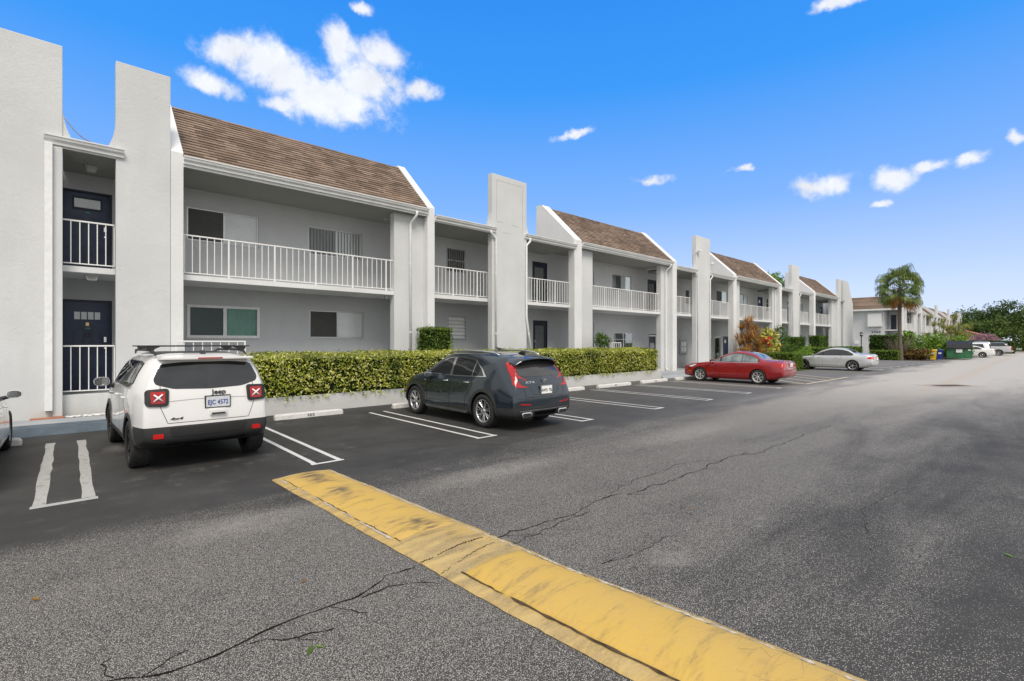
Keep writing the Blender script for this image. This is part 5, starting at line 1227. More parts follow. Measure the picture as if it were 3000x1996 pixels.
    m.prism([(-.065, 1.07), (.065, 1.07), (.05, 1.015), (0, .985), (-.05, 1.015)], 'Y', y - .014, y - .002); bd = m.build('badge', M_silv, c.t, world=False)
    m = MB(); m.prism([(-.05, 1.06), (-.005, 1.06), (-.005, 1.03), (-.042, 1.03)], 'Y', y - .017, y - .0145); m.prism([(.005, 1.025), (.042, 1.025), (.035, 1.01), (.005, .995)], 'Y', y - .017, y - .0145); m.build('badge_inlay', P_dark, bd, world=False)
    m = MB(); yb = c.hit(-.42, .95, 'B')[0].y - .006; text_mb(m, 'XT4', .08, lambda a, b, cc: (-.40 + a * 1.7, c.hit(-.40 + a * 1.7, .99 + b * .75, 'B')[0].y - .006 - cc, .99 + b * .75), True, .003); m.build('badge', M_silv, c.t, world=False)
    c.mirror(2.98, 1.08, .93, .20, .14, M_silv, shape=.4)
    return c
xt4()

# ---- sedans ---------------------------------------------------------------------------------
def sedan(name, label, x, y, L, W, H, wb, roh, R_, pm, gm, style, spokes, rimm, zb=.92, lampc=L_red, tailz=1.0, roofb=1.35, extra=None, group=None, rimr=.68, detail=True, hz=.88):
    h = W / 2; yr = roh; yf = roh + wb; s = L / 4.6
    yo = [.14, .08, .02, .0, .05, .10, .10, .10]
    cw = yf - .50        # cowl
    st = [deck(.10, tailz + .02, tailz - .10, h * .84, h * .97, .33, yo, .82), deck(.40, tailz + .04, tailz - .06, h * .91, h * .995, .25, ws=.84), deck(.70 * s, tailz + .05, zb + .03, h * .94, h, .21, ws=.83),
          cab(.98 * s, tailz + .10, h * .76, tailz + .07, zb + .02, h * .95, h, .20), cab(roofb * s, H - .13, h * .68, H - .17, zb + .01, h * .955, h, .19), cab(roofb * s + .38, H - .025, h * .655, H - .085, zb, h * .955, h, .18),
          cab(roofb * s + .85, H, h * .655, H - .065, zb - .01, h * .955, h, .18), cab(cw - .95, H - .035, h * .655, H - .10, zb - .02, h * .955, h, .18), cab(cw - .5, H - .19, h * .69, H - .24, zb - .03, h * .955, h, .18),
          cab(cw, hz + .11, h * .80, hz + .08, zb - .04, h * .955, h, .18), deck(cw + .3, hz + .06, zb - .07, h * .93, h, .19), deck(yf + .1, hz + .015, .83, h * .90, h * .985, .21), deck(L - .35, hz - .05, .77, h * .82, h * .93, .22), deck(L - .16, hz - .12, .70, h * .72, h * .84, .24, [-.05, -.03, 0, 0, 0, 0, 0, 0])]
    c = Car(name, label, x, y, st, R_, yr, yf, pm, rb=.04, rc=.07, arch=.035, group=group)
    c.wheels(style, spokes, rimm, .21, rimr, .012)
    zl = zb + .035; zt = H - .125; b0 = roofb * s
    dB = yr + .72; dM = dB + .95; dF = dM + .98
    rake = [(b0 - .28, zl + .10), (b0 + .02, zl + .28), (b0 + .38, zt + .0), (b0 + .85, zt + .025), (cw - .95, zt - .01), (cw - .52, zt - .15), (cw - .08, zl - .01), (cw - .3, zl - .02), (b0 - .24, zl)]
    for md in 'LR':
        ws = c.decal('window_surround', rake, md, M_black, .002, .004, rnd=.03)
        def clip(a, b):   # side glass between two pillars
            def top(yq):
                ys = [p[0] for p in rake[:7]]; zs_ = [p[1] for p in rake[:7]]; return float(np.interp(yq, ys, zs_))
            n = 6; return [(a, zl + .012)] + [(a + (b - a) * i / n, max(zl + .03, top(a + (b - a) * i / n) - .025)) for i in range(n + 1)] + [(b, zl + .012)]
        c.decal('quarter_window', clip(b0 - .20, dB - .03 if dB - .03 > b0 - .05 else b0 + .12), md, gm, .005, .006, rnd=.02, parent=ws)
        c.decal('rear_door_window', clip(max(dB + .0, b0 + .16), dM - .04), md, gm, .005, .006, rnd=.02, parent=ws)
        c.decal('front_door_window', clip(dM + .04, cw - .17), md, gm, .005, .006, rnd=.02, parent=ws)
        if detail:
            c.line('waist_trim', [(b0 - .24, zl - .012), (cw + .12, zl - .03)], md, .016, M_chrome if style != 'dbl' else M_silv, .004)
            for P in ([(dB - .06, zl - .02), (dB - .12, .78), (dB + .12, .56), (dB + .16, .24)], [(dM, zl - .02), (dM + .01, .24)], [(dF, zl - .02), (dF + .02, .24)]): c.line('door_seam', P, md, .007)
            c.line('sill_crease_shade', [(dB + .2, .36), (dF, .34)], md, .008, M_seam if False else P_black)  # sill crease given as a painted shade line
    if detail: c.handle(dB + .14, zb - .10, pm, .19); c.handle(dM + .17, zb - .105, pm, .19)
    c.decal('rear_window', [(-.56, 1.02 * s), (-.50, b0 + .20), (.50, b0 + .20), (.56, 1.02 * s), (0, .97 * s)], 'T', gm if gm is not G_car else G_car, .004, .006, rnd=.06)
    c.decal('windshield', [(-.50, cw - .86), (-.60, cw - .08), (0, cw - .01), (.60, cw - .08), (.50, cw - .86)], 'T', gm, .004, .006, .06, rnd=.06)
    c.line('boot_seam', [(-h * .56, tailz + .02), (-h * .54, .70), (h * .54, .70), (h * .56, tailz + .02)], 'B', .006)
    c.line('bumper_seam', [(-h * .9, .66), (h * .9, .66)], 'B', .005)
    for sg in (-1, 1):
        md = 'L' if sg < 0 else 'R'
        if extra == 'impala': LP = [(sg * h * .60, .93), (sg * h * .62, .75), (sg * h * .90, .77), (sg * h * .93, .90), (sg * h * .84, .955)]; SP = [(.10, .77), (.36, .80), (.28, .90), (.12, .955)]
        elif extra == 'slim': LP = [(sg * h * .30, .90), (sg * h * .32, .84), (sg * h * .92, .83), (sg * h * .93, .90)]; SP = [(.10, .83), (.46, .87), (.12, .92)]
        else: LP = [(sg * h * .48, .93), (sg * h * .50, .74), (sg * h * .90, .73), (sg * h * .93, .90), (sg * h * .84, .94)]; SP = [(.10, .74), (.46, .80), (.42, .88), (.12, .94)]
        tl = c.decal('tail_lamp', LP, 'B', lampc, .006, .015, .03, rnd=.015); c.decal('lamp_side', SP, md, lampc, .006, .015, .03, parent=tl, rnd=.012)
        c.decal('headlamp', [(L - .30, .70), (L - .62, .80), (L - .75, .80), (L - .50, .66)], md, L_clear, .005, .01, .03, rnd=.02)
        if detail: c.decal('side_marker', [(L - .34, .50), (L - .34, .46), (L - .46, .46), (L - .46, .50)], md, L_amber, .004, .008, .03)
    c.mirror(cw - .12, zl + .03, h * .98, .19, .13, pm, shape=.6)
    if detail: c.decal('roof_black_patch', [(-.03, b0 + .3), (-.03, b0 + .42), (.03, b0 + .42), (.03, b0 + .3)], 'T', M_black, .01, .01, .04)  # small black patch on the roof
    return c
c = sedan('red_sedan', 'red sedan with silver wheel covers parked nose in past the hedge', 23.15, 7.42, 4.63, 1.78, 1.455, 2.65, 1.06, .325, P_red, G_red, 'twin', 7, M_rimw, zb=.93, tailz=1.03, roofb=1.28, rimr=.71)
c.plate(.865, 'J45', 'fl', 0, proud=.01, col=M_black, w=.28, h=.14)
m = MB(); y = c.hit(0, .99, 'B')[0].y
for i in range(24):
    a, b = 2 * math.pi * i / 24, 2 * math.pi * (i + 1) / 24
    for r0, r1 in ((.048, .056),): m.add([(r0*math.sin(a), y-.012, .985+r0*math.cos(a)), (r1*math.sin(a), y-.012, .985+r1*math.cos(a)), (r1*math.sin(b), y-.012, .985+r1*math.cos(b)), (r0*math.sin(b), y-.012, .985+r0*math.cos(b))], [(0,1,2,3)])
m.prism([(-.035, 1.02), (-.025, 1.02), (-.012, .985), (-.02, .985)], 'Y', y-.014, y-.010); m.prism([(.035, 1.02), (.025, 1.02), (.012, .985), (.02, .985)], 'Y', y-.014, y-.010)
m.prism([(-.04, .995), (-.032, .995), (-.016, .95), (-.003, .975), (.003, .975), (.016, .95), (.032, .995), (.04, .995), (.02, .935), (0, .958), (-.02, .935)], 'Y', y-.014, y-.010)
m.build('badge', M_chrome, c.t, world=False)
c.line('boot_trim', [(-.42, .70), (.42, .70)], 'B', .018, M_chrome, .006)
m = MB(); y = c.hit(-.45, .77, 'B')[0].y; m.bev(-.50, -.38, y - .01, y, .755, .785, .003); m.build('badge', M_chrome, c.t, world=False)
c = sedan('silver_sedan', 'silver sedan with tinted windows parked beyond the clipped low hedge', 38.15, 7.25, 5.0, 1.85, 1.49, 2.81, 1.12, .345, P_silver, G_car, 'twin', 5, M_rims, zb=.95, lampc=L_redl, tailz=1.07, roofb=1.25, extra='impala', rimr=.70)
c.plate(.80, '', 'fl', 0, proud=.01)
c = sedan('white_sedan', 'white sedan at the left edge showing only its front wing and mirror', -1.66, 8.30, 4.7, 1.84, 1.45, 2.78, 1.03, .335, P_white, G_car, 'twin', 5, M_rims, zb=.93, roofb=1.28)
c = sedan('white_sedan', 'white sedan half hidden behind the green dumpster', 81.3, 4.0, 4.75, 1.86, 1.45, 2.75, 1.05, .34, P_white, G_grey, 'twin', 5, M_rims, zb=.95, tailz=1.06, extra='slim', detail=False, group='cars parked along the far block')
c = sedan('maroon_sedan', 'dark maroon sedan beyond the silver pickup', 98.6, 3.9, 4.7, 1.84, 1.46, 2.75, 1.05, .34, P_maroon, G_car, 'twin', 5, M_rims, zb=.95, tailz=1.06, detail=False, group='cars parked along the far block')
def far_suv(name, label, x, y, pm, H=1.72):
    yo = [.12, .08, .02, .0, .08, .25, .28, .26]
    st = [cab(.10, H - .08, .60, H - .16, 1.06, .84, .90, .36, yo), cab(.5, H - .02, .66, H - .11, 1.08, .89, .94, .28, [0,0,0,0,0,.08,.1,.1]), cab(1.2, H, .68, H - .1, 1.06, .9, .95, .26), cab(2.2, H, .68, H - .1, 1.03, .9, .95, .26), cab(2.8, H - .07, .67, H - .16, 1.02, .9, .95, .26),
          cab(3.5, 1.2, .78, 1.15, 1.0, .89, .95, .26), deck(3.9, 1.1, .98, .86, .94, .27), deck(4.4, .98, .86, .76, .86, .32, [-.05,-.03,0,0,0,0,0,0])]
    c = Car(name, label, x, y, st, .36, .95, 3.7, pm, cladz=[((0, 0, .5), (0, 0, 1))], group='cars parked along the far block'); c.wheels('twin', 5, M_rims, .24, .68, .01)
    for md in 'LR': c.decal('side_windows', [(.6, 1.14), (.75, H - .17), (2.7, H - .18), (3.25, 1.1)], md, G_car, .004, .006, .08, rnd=.04)
    c.decal('rear_window', [(-.66, 1.14), (-.57, H - .18), (.57, H - .18), (.66, 1.14)], 'B', G_car, .004, .006, .08, rnd=.03)
    for sg in (-1, 1): c.decal('tail_lamp', [(sg * .66, 1.08), (sg * .66, .90), (sg * .86, .90), (sg * .86, 1.08)], 'B', L_red, .008, .02, .05)
    for sg in (-1, 1): m = MB(); m.tube([(sg * .62, .6, H + .02), (sg * .62, 2.6, H + .01)], .022, 6); m.build('roof_rail', M_silv, c.t, world=False)
    c.plate(.8, '', 'fl', 0); return c
far_suv('white_suv', 'white suv behind the white sedan, only its roof showing', 86.4, 4.6, P_white, 1.80)
far_suv('black_suv', 'black suv farthest along the row of parked cars', 104.0, 3.6, P_black, 1.78)
def pickup(x, y):
    P = P_silver; bedz = 1.28
    yo = [.05, .04, .0, .0, .0, .0, .0, .0]
    st = [[(0, .0, .5), (.84, 0, .5), (.95, .0, .55), (.985, .0, .85), (.97, .0, bedz - .06), (.93, 0, bedz), (.5, 0, bedz), (0, 0, bedz)], [(0, 1.8, .45), (.85, 1.8, .45), (.96, 1.8, .5), (.99, 1.8, .85), (.975, 1.8, bedz - .06), (.94, 1.8, bedz), (.5, 1.8, bedz), (0, 1.8, bedz)],
          cab(1.98, 1.33, .80, 1.3, 1.2, .96, .99, .42), cab(2.05, 1.86, .70, 1.78, 1.2, .96, .99, .4), cab(2.6, 1.92, .72, 1.83, 1.19, .96, .99, .4), cab(3.6, 1.90, .71, 1.81, 1.17, .96, .99, .4), cab(4.0, 1.72, .74, 1.65, 1.17, .955, .99, .4), cab(4.4, 1.38, .84, 1.34, 1.16, .95, .99, .4),
          deck(4.7, 1.32, 1.18, .93, .99, .42), deck(5.4, 1.27, 1.1, .9, .97, .44), deck(5.65, 1.15, 1.0, .86, .93, .46)]
    c = Car('pickup_truck', 'silver pickup truck with a black bed cover beyond the white sedan', x, y, st, .41, 1.15, 4.75, P, rb=.02, rc=.05, arch=.06, group='cars parked along the far block')
    c.wheels('twin', 6, M_rims, .27, .64, .02)
    m = MB(); m.bev(-.88, .88, .06, 1.96, bedz - .01, bedz + .035, .02); m.build('bed_cover', M_black, c.t, world=False)
    for md in 'LR': c.decal('side_windows', [(2.2, 1.27), (2.25, 1.76), (3.75, 1.74), (4.15, 1.26)], md, G_car, .004, .006, .1, rnd=.05)
    for sg in (-1, 1):
        m = MB(); m.bev(sg * .80 if sg > 0 else -.96, .96 if sg > 0 else -.80, -.10, .12, .80, 1.22, .03); m.build('tail_lamp', L_red, c.t, world=False)
    m = MB(); m.bev(-.92, .92, -.24, -.06, .55, .75, .04); m.build('rear_bumper', M_chrome, c.t, world=False)
    c.mirror(4.1, 1.32, .97, .24, .24, M_black)
pickup(94.7, 3.15)
# ================================================================ PLANTING
nr = np.random.default_rng(11)
def leafmat(name, stops, sc=1.2, rough=.5, tl=.35, patch=None, spec=.4):
    t = NT(name); g = t.n.new('ShaderNodeNewGeometry'); n = t.noise(sc, 3, .5, g.outputs['Position'])
    f = t.math('ADD', t.math('MULTIPLY', g.outputs['Random Per Island'], .8), t.math('MULTIPLY', t.math('SUBTRACT', n, .4), .8), True)
    c = t.ramp(f, stops); 
    if patch: c = t.mix(t.rng(t.noise(patch[1], 3, .5, g.outputs['Position'], .5), .56, .66, 0, patch[2]), c, patch[0])
    t.set(color=c, rough=rough, spec=spec)
    tr = t.n.new('ShaderNodeBsdfTranslucent'); t.l.new(c, tr.inputs[0]); mx = t.n.new('ShaderNodeMixShader'); mx.inputs[0].default_value = tl
    out = [q for q in t.n if q.type == 'OUTPUT_MATERIAL'][0]; t.l.new(t.b.outputs[0], mx.inputs[1]); t.l.new(tr.outputs[0], mx.inputs[2]); t.l.new(mx.outputs[0], out.inputs[0]); return t.m
L_var = leafmat('leaf_variegated', [(0, (.06, .10, .012)), (.2, (.14, .20, .02)), (.38, (.36, .42, .035)), (.58, (.62, .64, .06)), (.8, (.85, .84, .36))], 1.5, patch=((.045, .10, .015), .9, .5))
L_green = leafmat('leaf_green', [(0, (.03, .075, .01)), (.5, (.07, .15, .015)), (1, (.18, .29, .03))], 1.5)
L_clip = leafmat('leaf_clipped_hedge', [(0, (.045, .10, .012)), (.5, (.12, .21, .02)), (1, (.30, .40, .04))], 2.0)
L_lime = leafmat('leaf_lime', [(0, (.06, .14, .012)), (.5, (.15, .29, .02)), (1, (.34, .48, .05))], 1.0)
L_darkg = leafmat('leaf_dark_green', [(0, (.018, .042, .01)), (.5, (.05, .095, .018)), (1, (.13, .19, .035))], .25)
L_mid = leafmat('leaf_mid_green', [(0, (.03, .065, .012)), (.5, (.075, .135, .022)), (1, (.18, .25, .05))], .25)
L_palm = leafmat('leaf_palm', [(0, (.05, .09, .015)), (.5, (.12, .18, .03)), (1, (.28, .33, .10))], .8)
L_dead = leafmat('leaf_dead_orange', [(0, (.16, .08, .02)), (.5, (.36, .17, .03)), (1, (.45, .30, .08))], 1.5)
L_cord = leafmat('leaf_cordyline', [(0, (.16, .05, .03)), (.3, (.34, .15, .05)), (.6, (.58, .34, .10)), (1, (.75, .56, .22))], 1.3)
L_crot = leafmat('leaf_croton', [(0, (.05, .05, .01)), (.3, (.16, .15, .02)), (.5, (.62, .58, .06)), (1, (.85, .80, .25))], 1.3)
L_crotb = leafmat('leaf_croton_brown', [(0, (.04, .022, .01)), (.5, (.11, .055, .015)), (.8, (.28, .20, .03)), (1, (.55, .45, .12))], 1.5)
L_redf = leafmat('bract_red', [(0, (.45, .02, .01)), (1, (.75, .10, .05))], 3)
L_pink = leafmat('blossom_mauve', [(0, (.30, .15, .22)), (1, (.50, .30, .38))], 2)
L_yel = leafmat('leaf_yellow_palm', [(0, (.14, .18, .03)), (.5, (.30, .32, .07)), (1, (.50, .46, .16))], 1)
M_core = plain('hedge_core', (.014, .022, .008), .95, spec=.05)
M_bark = plain('bark_grey', (.13, .105, .08), .95, var=.3, sc=8, bumpd=.02, bsc=14)
M_twig = plain('dry_twigs', (.17, .125, .085), .95, var=.3)
def leafmesh(name, P, Nn, size, mat, parent, aspect=.5, tilt=.7, jit=.5, fold=.18):
    P = np.asarray(P, float); N = len(P); Nn = np.asarray(Nn, float)
    s = size * nr.uniform(1 - jit, 1 + jit, N)[:, None]
    r = nr.normal(size=(N, 3)); t = np.cross(Nn, r); t /= np.linalg.norm(t, axis=1)[:, None] + 1e-9
    d = t * nr.uniform(.5, 1, (N, 1)) + Nn * nr.uniform(-.1, tilt * 1.3, (N, 1)) + nr.normal(size=(N, 3)) * .25; d[:, 2] -= .12; d /= np.linalg.norm(d, axis=1)[:, None]
    w = np.cross(d, Nn + nr.normal(size=(N, 3)) * .45); w /= np.linalg.norm(w, axis=1)[:, None] + 1e-9
    n2 = np.cross(w, d); V = np.stack([P - d * s * .5, P + w * s * aspect * .5 + n2 * s * fold * .5 - d * s * .02, P + d * s * .5, P - w * s * aspect * .5 + n2 * s * fold * .5 - d * s * .02], 1).reshape(-1, 3)
    o = Vector((0, 0, 0)) if parent is None else base(parent).location
    V -= np.array(o)
    me = bpy.data.meshes.new(name); me.vertices.add(4 * N); me.vertices.foreach_set('co', V.ravel()); me.loops.add(4 * N); me.loops.foreach_set('vertex_index', np.arange(4 * N)); me.polygons.add(N)
    me.polygons.foreach_set('loop_start', np.arange(N) * 4); me.polygons.foreach_set('loop_total', np.full(N, 4)); me.materials.append(mat); me.update(calc_edges=True)
    ob = bpy.data.objects.new(name, me); COL.objects.link(ob)
    if parent is not None: ob.parent = parent
    return ob
def wav(a, b, k=1.0): return .5 * np.sin(a * 2.3 * k + b * 1.7 * k + 1) + .3 * np.sin(a * 5.1 * k - b * 3.3 * k) + .2 * np.sin(a * 11 * k + b * 7 * k + 2)
def box_hedge(name, label, cat, x0, x1, y0, y1, z0, z1, mat, dens, size, und=.04, rz=0, group=None, faces='TFLRB', droop=0.0, core=True, top=None, round_=.12, aspect=.5):
    cx, cy = (x0 + x1) / 2, (y0 + y1) / 2; t = thing(name, label, cat, (cx, cy, 0), 0, group)
    P = []; Nn = []; w, l, h = x1 - x0, y1 - y0, z1 - z0
    def rnd(n): return nr.uniform(0, 1, n), nr.uniform(0, 1, n)
    spec = {'T': (w * l, lambda u, v: (x0 + w * u, y0 + l * v, np.full_like(u, z1)), (0, 0, 1)), 'F': (w * h, lambda u, v: (x0 + w * u, np.full_like(u, y0), z0 + h * v), (0, -1, 0)), 'B': (w * h * .5, lambda u, v: (x0 + w * u, np.full_like(u, y1), z0 + h * v), (0, 1, 0)),
            'L': (l * h, lambda u, v: (np.full_like(u, x0), y0 + l * u, z0 + h * v), (-1, 0, 0)), 'R': (l * h, lambda u, v: (np.full_like(u, x1), y0 + l * u, z0 + h * v), (1, 0, 0))}
    for f in faces:
        a, fn, no = spec[f]; n = int(a * dens) + 4; u, v = rnd(n); x, y, z = fn(u, v); no = np.array(no, float)
        off = wav(x + y, z * 1.3 + y) * und - np.abs(nr.normal(size=n)) * .05 + nr.uniform(0, .03, n) + (nr.random(n) < .03) * nr.uniform(0, .10, n)
        p = np.stack([x, y, z], 1) + no * off[:, None]
        if droop and f in 'FLR': p[:, 2] = np.where(v < .08, p[:, 2] - nr.uniform(0, droop, n) * (wav(x * 1.5, y) > -.1), p[:, 2])
        # round the top edges
        ez = np.clip((p[:, 2] - (z1 - round_)) / round_, 0, 1); c = np.array([cx, cy]); q = p[:, :2] - c; lim = np.array([w / 2, l / 2]); ov = np.clip(np.abs(q) - (lim - round_ * .45), 0, 1); 
        p[:, 2] -= ov.max(1) * .6 * ez; P.append(p); Nn.append(np.repeat(no[None], n, 0))
    if top: P[0][:, 2] += top(P[0][:, 0], P[0][:, 1])
    P = np.concatenate(P); Nn = np.concatenate(Nn); leafmesh('foliage', P, Nn, size, mat, t, aspect)
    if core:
        m = MB(); g = .07; m.bev(x0 + g, x1 - g, y0 + g, y1 - g, max(z0 - .02, 0.002), z1 - g, .05); m.build('dark_core', M_core, t)  # solid dark core box closes the view through the leaves
    return t
def blobs(name, label, cat, loc, bl, mat, n, size, trunk=None, group=None, core=.72, mat2=None, aspect=.55, hollow=.55, crown='crown', kind=None):
    """crown of leaf clumps: bl = [(dx,dy,dz,rx,ry,rz)]"""
    t = thing(name, label, cat, loc, 0, group); L = Vector(loc); P = []; Nn = []; tot = sum((b[3] * b[5]) for b in bl)
    for (dx, dy, dz, rx, ry, rz) in bl:
        k = max(20, int(n * rx * rz / tot)); d = nr.normal(size=(k, 3)); d /= np.linalg.norm(d, axis=1)[:, None]
        cl = max(6, k // 45); cd_ = nr.normal(size=(cl, 3)); cd_ /= np.linalg.norm(cd_, axis=1)[:, None]; rr = nr.uniform(hollow, 1.04, cl)     # leaf clumps
        ci = nr.integers(0, cl, k); c = cd_[ci] * rr[ci][:, None] * np.array([rx, ry, rz]); spread = .23 * np.array([rx, ry, rz]); p = c + nr.normal(size=(k, 3)) * spread * .75
        out = d; far = nr.random(k) < .25; p[far] = d[far] * nr.uniform(.5, 1, (far.sum(), 1)) * np.array([rx, ry, rz])
        P.append(p + np.array([dx + L.x, dy + L.y, dz + L.z])); nn = p / np.array([rx, ry, rz]); nn /= np.linalg.norm(nn, axis=1)[:, None] + 1e-9; Nn.append(nn)
    P = np.concatenate(P); Nn = np.concatenate(Nn)
    leafmesh(crown, P, Nn, size, mat, t, aspect)
    if trunk: 
        m = MB(); m.smooth = True
        for path, r in trunk: m.tube([(L.x + a, L.y + b, L.z + c) for a, b, c in path], r, 9)
        m.build('trunk' if cat == 'tree' else 'stem', M_bark, t)
    return t
# planter --------------------------------------------------------------------------
pl = thing('planter', 'long low rendered planter wall under the hedge', 'planter', (12.7, 13.2, 0))
m = MB(); m.bev(3.28, 22.17, 13.10, 13.28, 0.002, .50, .012); m.bev(3.28, 3.46, 13.285, 14.9, .002, .50, .012); m.bev(22.0, 22.17, 13.285, 15.1, .002, .50, .012); m.build('planter_wall', M_wall, pl)
m = MB(); m.box(3.47, 21.99, 13.29, 15.30, .003, .43); m.build('planter_soil', M_soil, pl)
box_hedge('hedge', 'long variegated yellow green hedge along the planter behind the parked suvs', 'hedge', 3.35, 21.75, 13.02, 14.25, .47, 1.47, L_var, 900, .072, .045, droop=.16, faces='TFLR', top=lambda x, y: .08 * (y - 13.0) + .0 * x, aspect=.42)
def topiary(x, y, w, l, z0, z1, label, mat=L_clip, group='clipped box shrubs', size=.06, dens=700):
    t = box_hedge('topiary_shrub', label, 'shrub', x - w/2, x + w/2, y - l/2, y + l/2, z0, z1, mat, dens, size, .05, group=group)
    m = MB(); m.tube([(x, y, .4 if y > 13.3 and x < 22 else 0), (x + .02, y, (z0 + z1) / 2)], .04, 8); m.build('stem', M_bark, t); return t
topiary(9.62, 14.62, 1.05, .75, 1.5, 2.38, 'box clipped green shrub above the hedge in front of the first downpipe')
blobs('topiary_shrub', 'looser rounded green shrub above the hedge beside the third wing wall', 'shrub', (18.95, 14.35, .43), [(0, 0, 1.35, .42, .32, .5), (-.15, 0, 1.6, .36, .3, .3), (.25, 0, 1.55, .34, .3, .3)], L_green, 1700, .07, [([(0, 0, 0), (.03, 0, .8), (-.1, 0, 1.5)], [.03, .025, .012]), ([(0, 0, .3), (.2, 0, 1.0), (.25, 0, 1.4)], [.02, .018, .01])], group='clipped box shrubs')
# little ramp railings
def ramp_rail(x0, x1, y, z1, label, n):
    t = thing('railing', label, 'railing', ((x0 + x1) / 2, y, .43)); m = MB(); m.bev(x0, x1, y - .022, y + .022, z1 - .035, z1, .006); m.build('handrail', M_rail, t)
    m = MB()
    for i in range(1, n): x = x0 + (x1 - x0) * i / n; m.box(x - .0095, x + .0095, y - .0095, y + .0095, .72, z1 - .036)
    m.bev(x0, x1, y - .01, y + .01, .695, .719, .003); m.build('balusters', M_rail, t)
    for x in (x0 + .03, x1 - .02): m = MB(); m.box(x - .02, x + .02, y - .02, y + .02, .3, z1 - .036); m.build('post', M_rail, t)
ramp_rail(1.95, 3.55, 14.62, 1.89, 'short white ramp railing above the white suv roof', 8)
ramp_rail(19.15, 21.0, 14.72, 1.84, 'short white ramp railing behind the second hedge half', 10)
# bed with shrubs in the middle distance --------------------------------------------
sheet('planting_bed', [(33.6, 10.75), (36.9, 10.65), (39.2, 11.3), (39.4, 12.94), (58, 12.94), (58, 12.2), (66, 12.2), (66.0, 13.2), (33.4, 12.9)], .008, M_grass)
box_hedge('hedge', 'low clipped green hedge between the red and the silver sedan', 'hedge', 35.0, 36.9, 11.1, 13.0, .01, 1.12, L_clip, 420, .085, .03)
box_hedge('hedge', 'long low green hedge behind the silver sedan', 'hedge', 46.5, 61.5, 12.9, 14.0, .01, 1.38, L_clip, 150, .12, .05)
topiary(44.3, 13.9, 2.3, .9, .9, 2.25, 'left of the two large clipped green cubes beyond the croton', L_green, 'large clipped cube shrubs', .1, 260)
topiary(50.3, 13.9, 2.5, .9, .9, 2.42, 'right of the two large clipped green cubes beyond the croton', L_green, 'large clipped cube shrubs', .1, 260)
blobs('shrub', 'loose dark green shrub between the croton and the clipped cubes', 'shrub', (40.6, 13.6, 0), [(0, 0, 1.6, 1.1, .7, 1.3), (.6, 0, 1.0, 1.2, .7, 1.0), (-.3, 0, 2.5, .5, .5, .8)], L_green, 2600, .13, [([(0, 0, 0), (0, 0, 1.8)], .05)])
blobs('shrub', 'low green shrubs behind the bonnet of the silver sedan', 'shrub', (41.2, 12.6, 0), [(-1.4, 0, .6, 1.2, .6, .6), (.6, 0, .7, 1.5, .6, .7), (2.6, .3, .75, 1.3, .6, .75)], L_lime, 2600, .12)
# spiky rosettes
def rosette(P, Nn, S, c, d, n, ln, wd, V, F):
    d = Vector(d).normalized(); u = d.cross(Vector((.3, .2, 1))).normalized(); w = d.cross(u)
    for i in range(n):
        a = rng.uniform(0, 6.283); e = rng.uniform(.15, 1.45); q = (d * math.cos(e) + (u * math.cos(a) + w * math.sin(a)) * math.sin(e)).normalized(); L_ = ln * rng.uniform(.7, 1.1)
        s_ = q.cross(Vector((0, 0, 1)));  s_ = s_.normalized() if s_.length > .05 else u
        pts = []; p = Vector(c); dd = q.copy()
        for k in range(4):
            ww = wd * (.7, 1.0, .7, .05)[k]; pts.append((p - s_ * ww, p + s_ * ww)); p = p + dd * L_ / 3; dd = (dd + Vector((0, 0, -.22))).normalized()
        b = len(V)
        for a_, b_ in pts: V += [a_[:], b_[:]]
        F += [(b, b+1, b+3, b+2), (b+2, b+3, b+5, b+4), (b+4, b+5, b+7, b+6)]
def spiky(name, label, loc, heads, mat, n, ln, wd, stems=True):
    t = thing(name, label, 'shrub', loc); V = []; F = []
    for (x, y, z) in heads: rosette(None, None, None, (loc[0] + x, loc[1] + y, loc[2] + z), (rng.uniform(-.3, .3), rng.uniform(-.3, .3), 1), n, ln, wd, V, F)
    m = MB(); m.add(V, F); me_o = m.build('foliage', mat, t)
    m = MB(); m.smooth = True
    for (x, y, z) in heads: m.tube([(loc[0] + x * .25, loc[1] + y * .25, loc[2]), (loc[0] + x * .6, loc[1] + y * .6, loc[2] + z * .5), (loc[0] + x, loc[1] + y, loc[2] + z)], [.035, .025, .018], 6)
    m.build('stem', M_bark, t); return t
hd = [(rng.uniform(-1.35, 1.5), rng.uniform(-.5, .5), rng.uniform(.6, 2.75)) for _ in range(46)] + [(-.5, 0, 3.2), (.6, .1, 3.25), (-.2, 0, 2.9)]
spiky('cordyline_shrub', 'spiky orange and maroon leaved shrub behind the red sedan', (34.3, 13.6, 0), hd, L_cord, 60, .62, .018)
t = blobs('croton_shrub', 'croton shrub with broad yellow and dark leaves beside the orange spiky shrub', 'shrub', (37.2, 13.5, 0), [(0, 0, 1.1, 1.6, .7, 1.0), (-.2, 0, 2.0, 1.5, .7, .8), (.6, 0, 2.1, .9, .6, .7)], L_crot, 1500, .26, [([(0, 0, 0), (.1, 0, 1.6)], .05)], aspect=.42, hollow=.75)
blobs('flowering_shrub', 'small shrub with bright red leaves between the orange and yellow shrubs', 'shrub', (35.6, 12.95, 0), [(0, 0, 2.05, .34, .3, .2), (.25, 0, 1.75, .22, .2, .2)], L_redf, 130, .2, [([(0, 0, 0), (0, 0, 1.9)], .03)], aspect=.4)
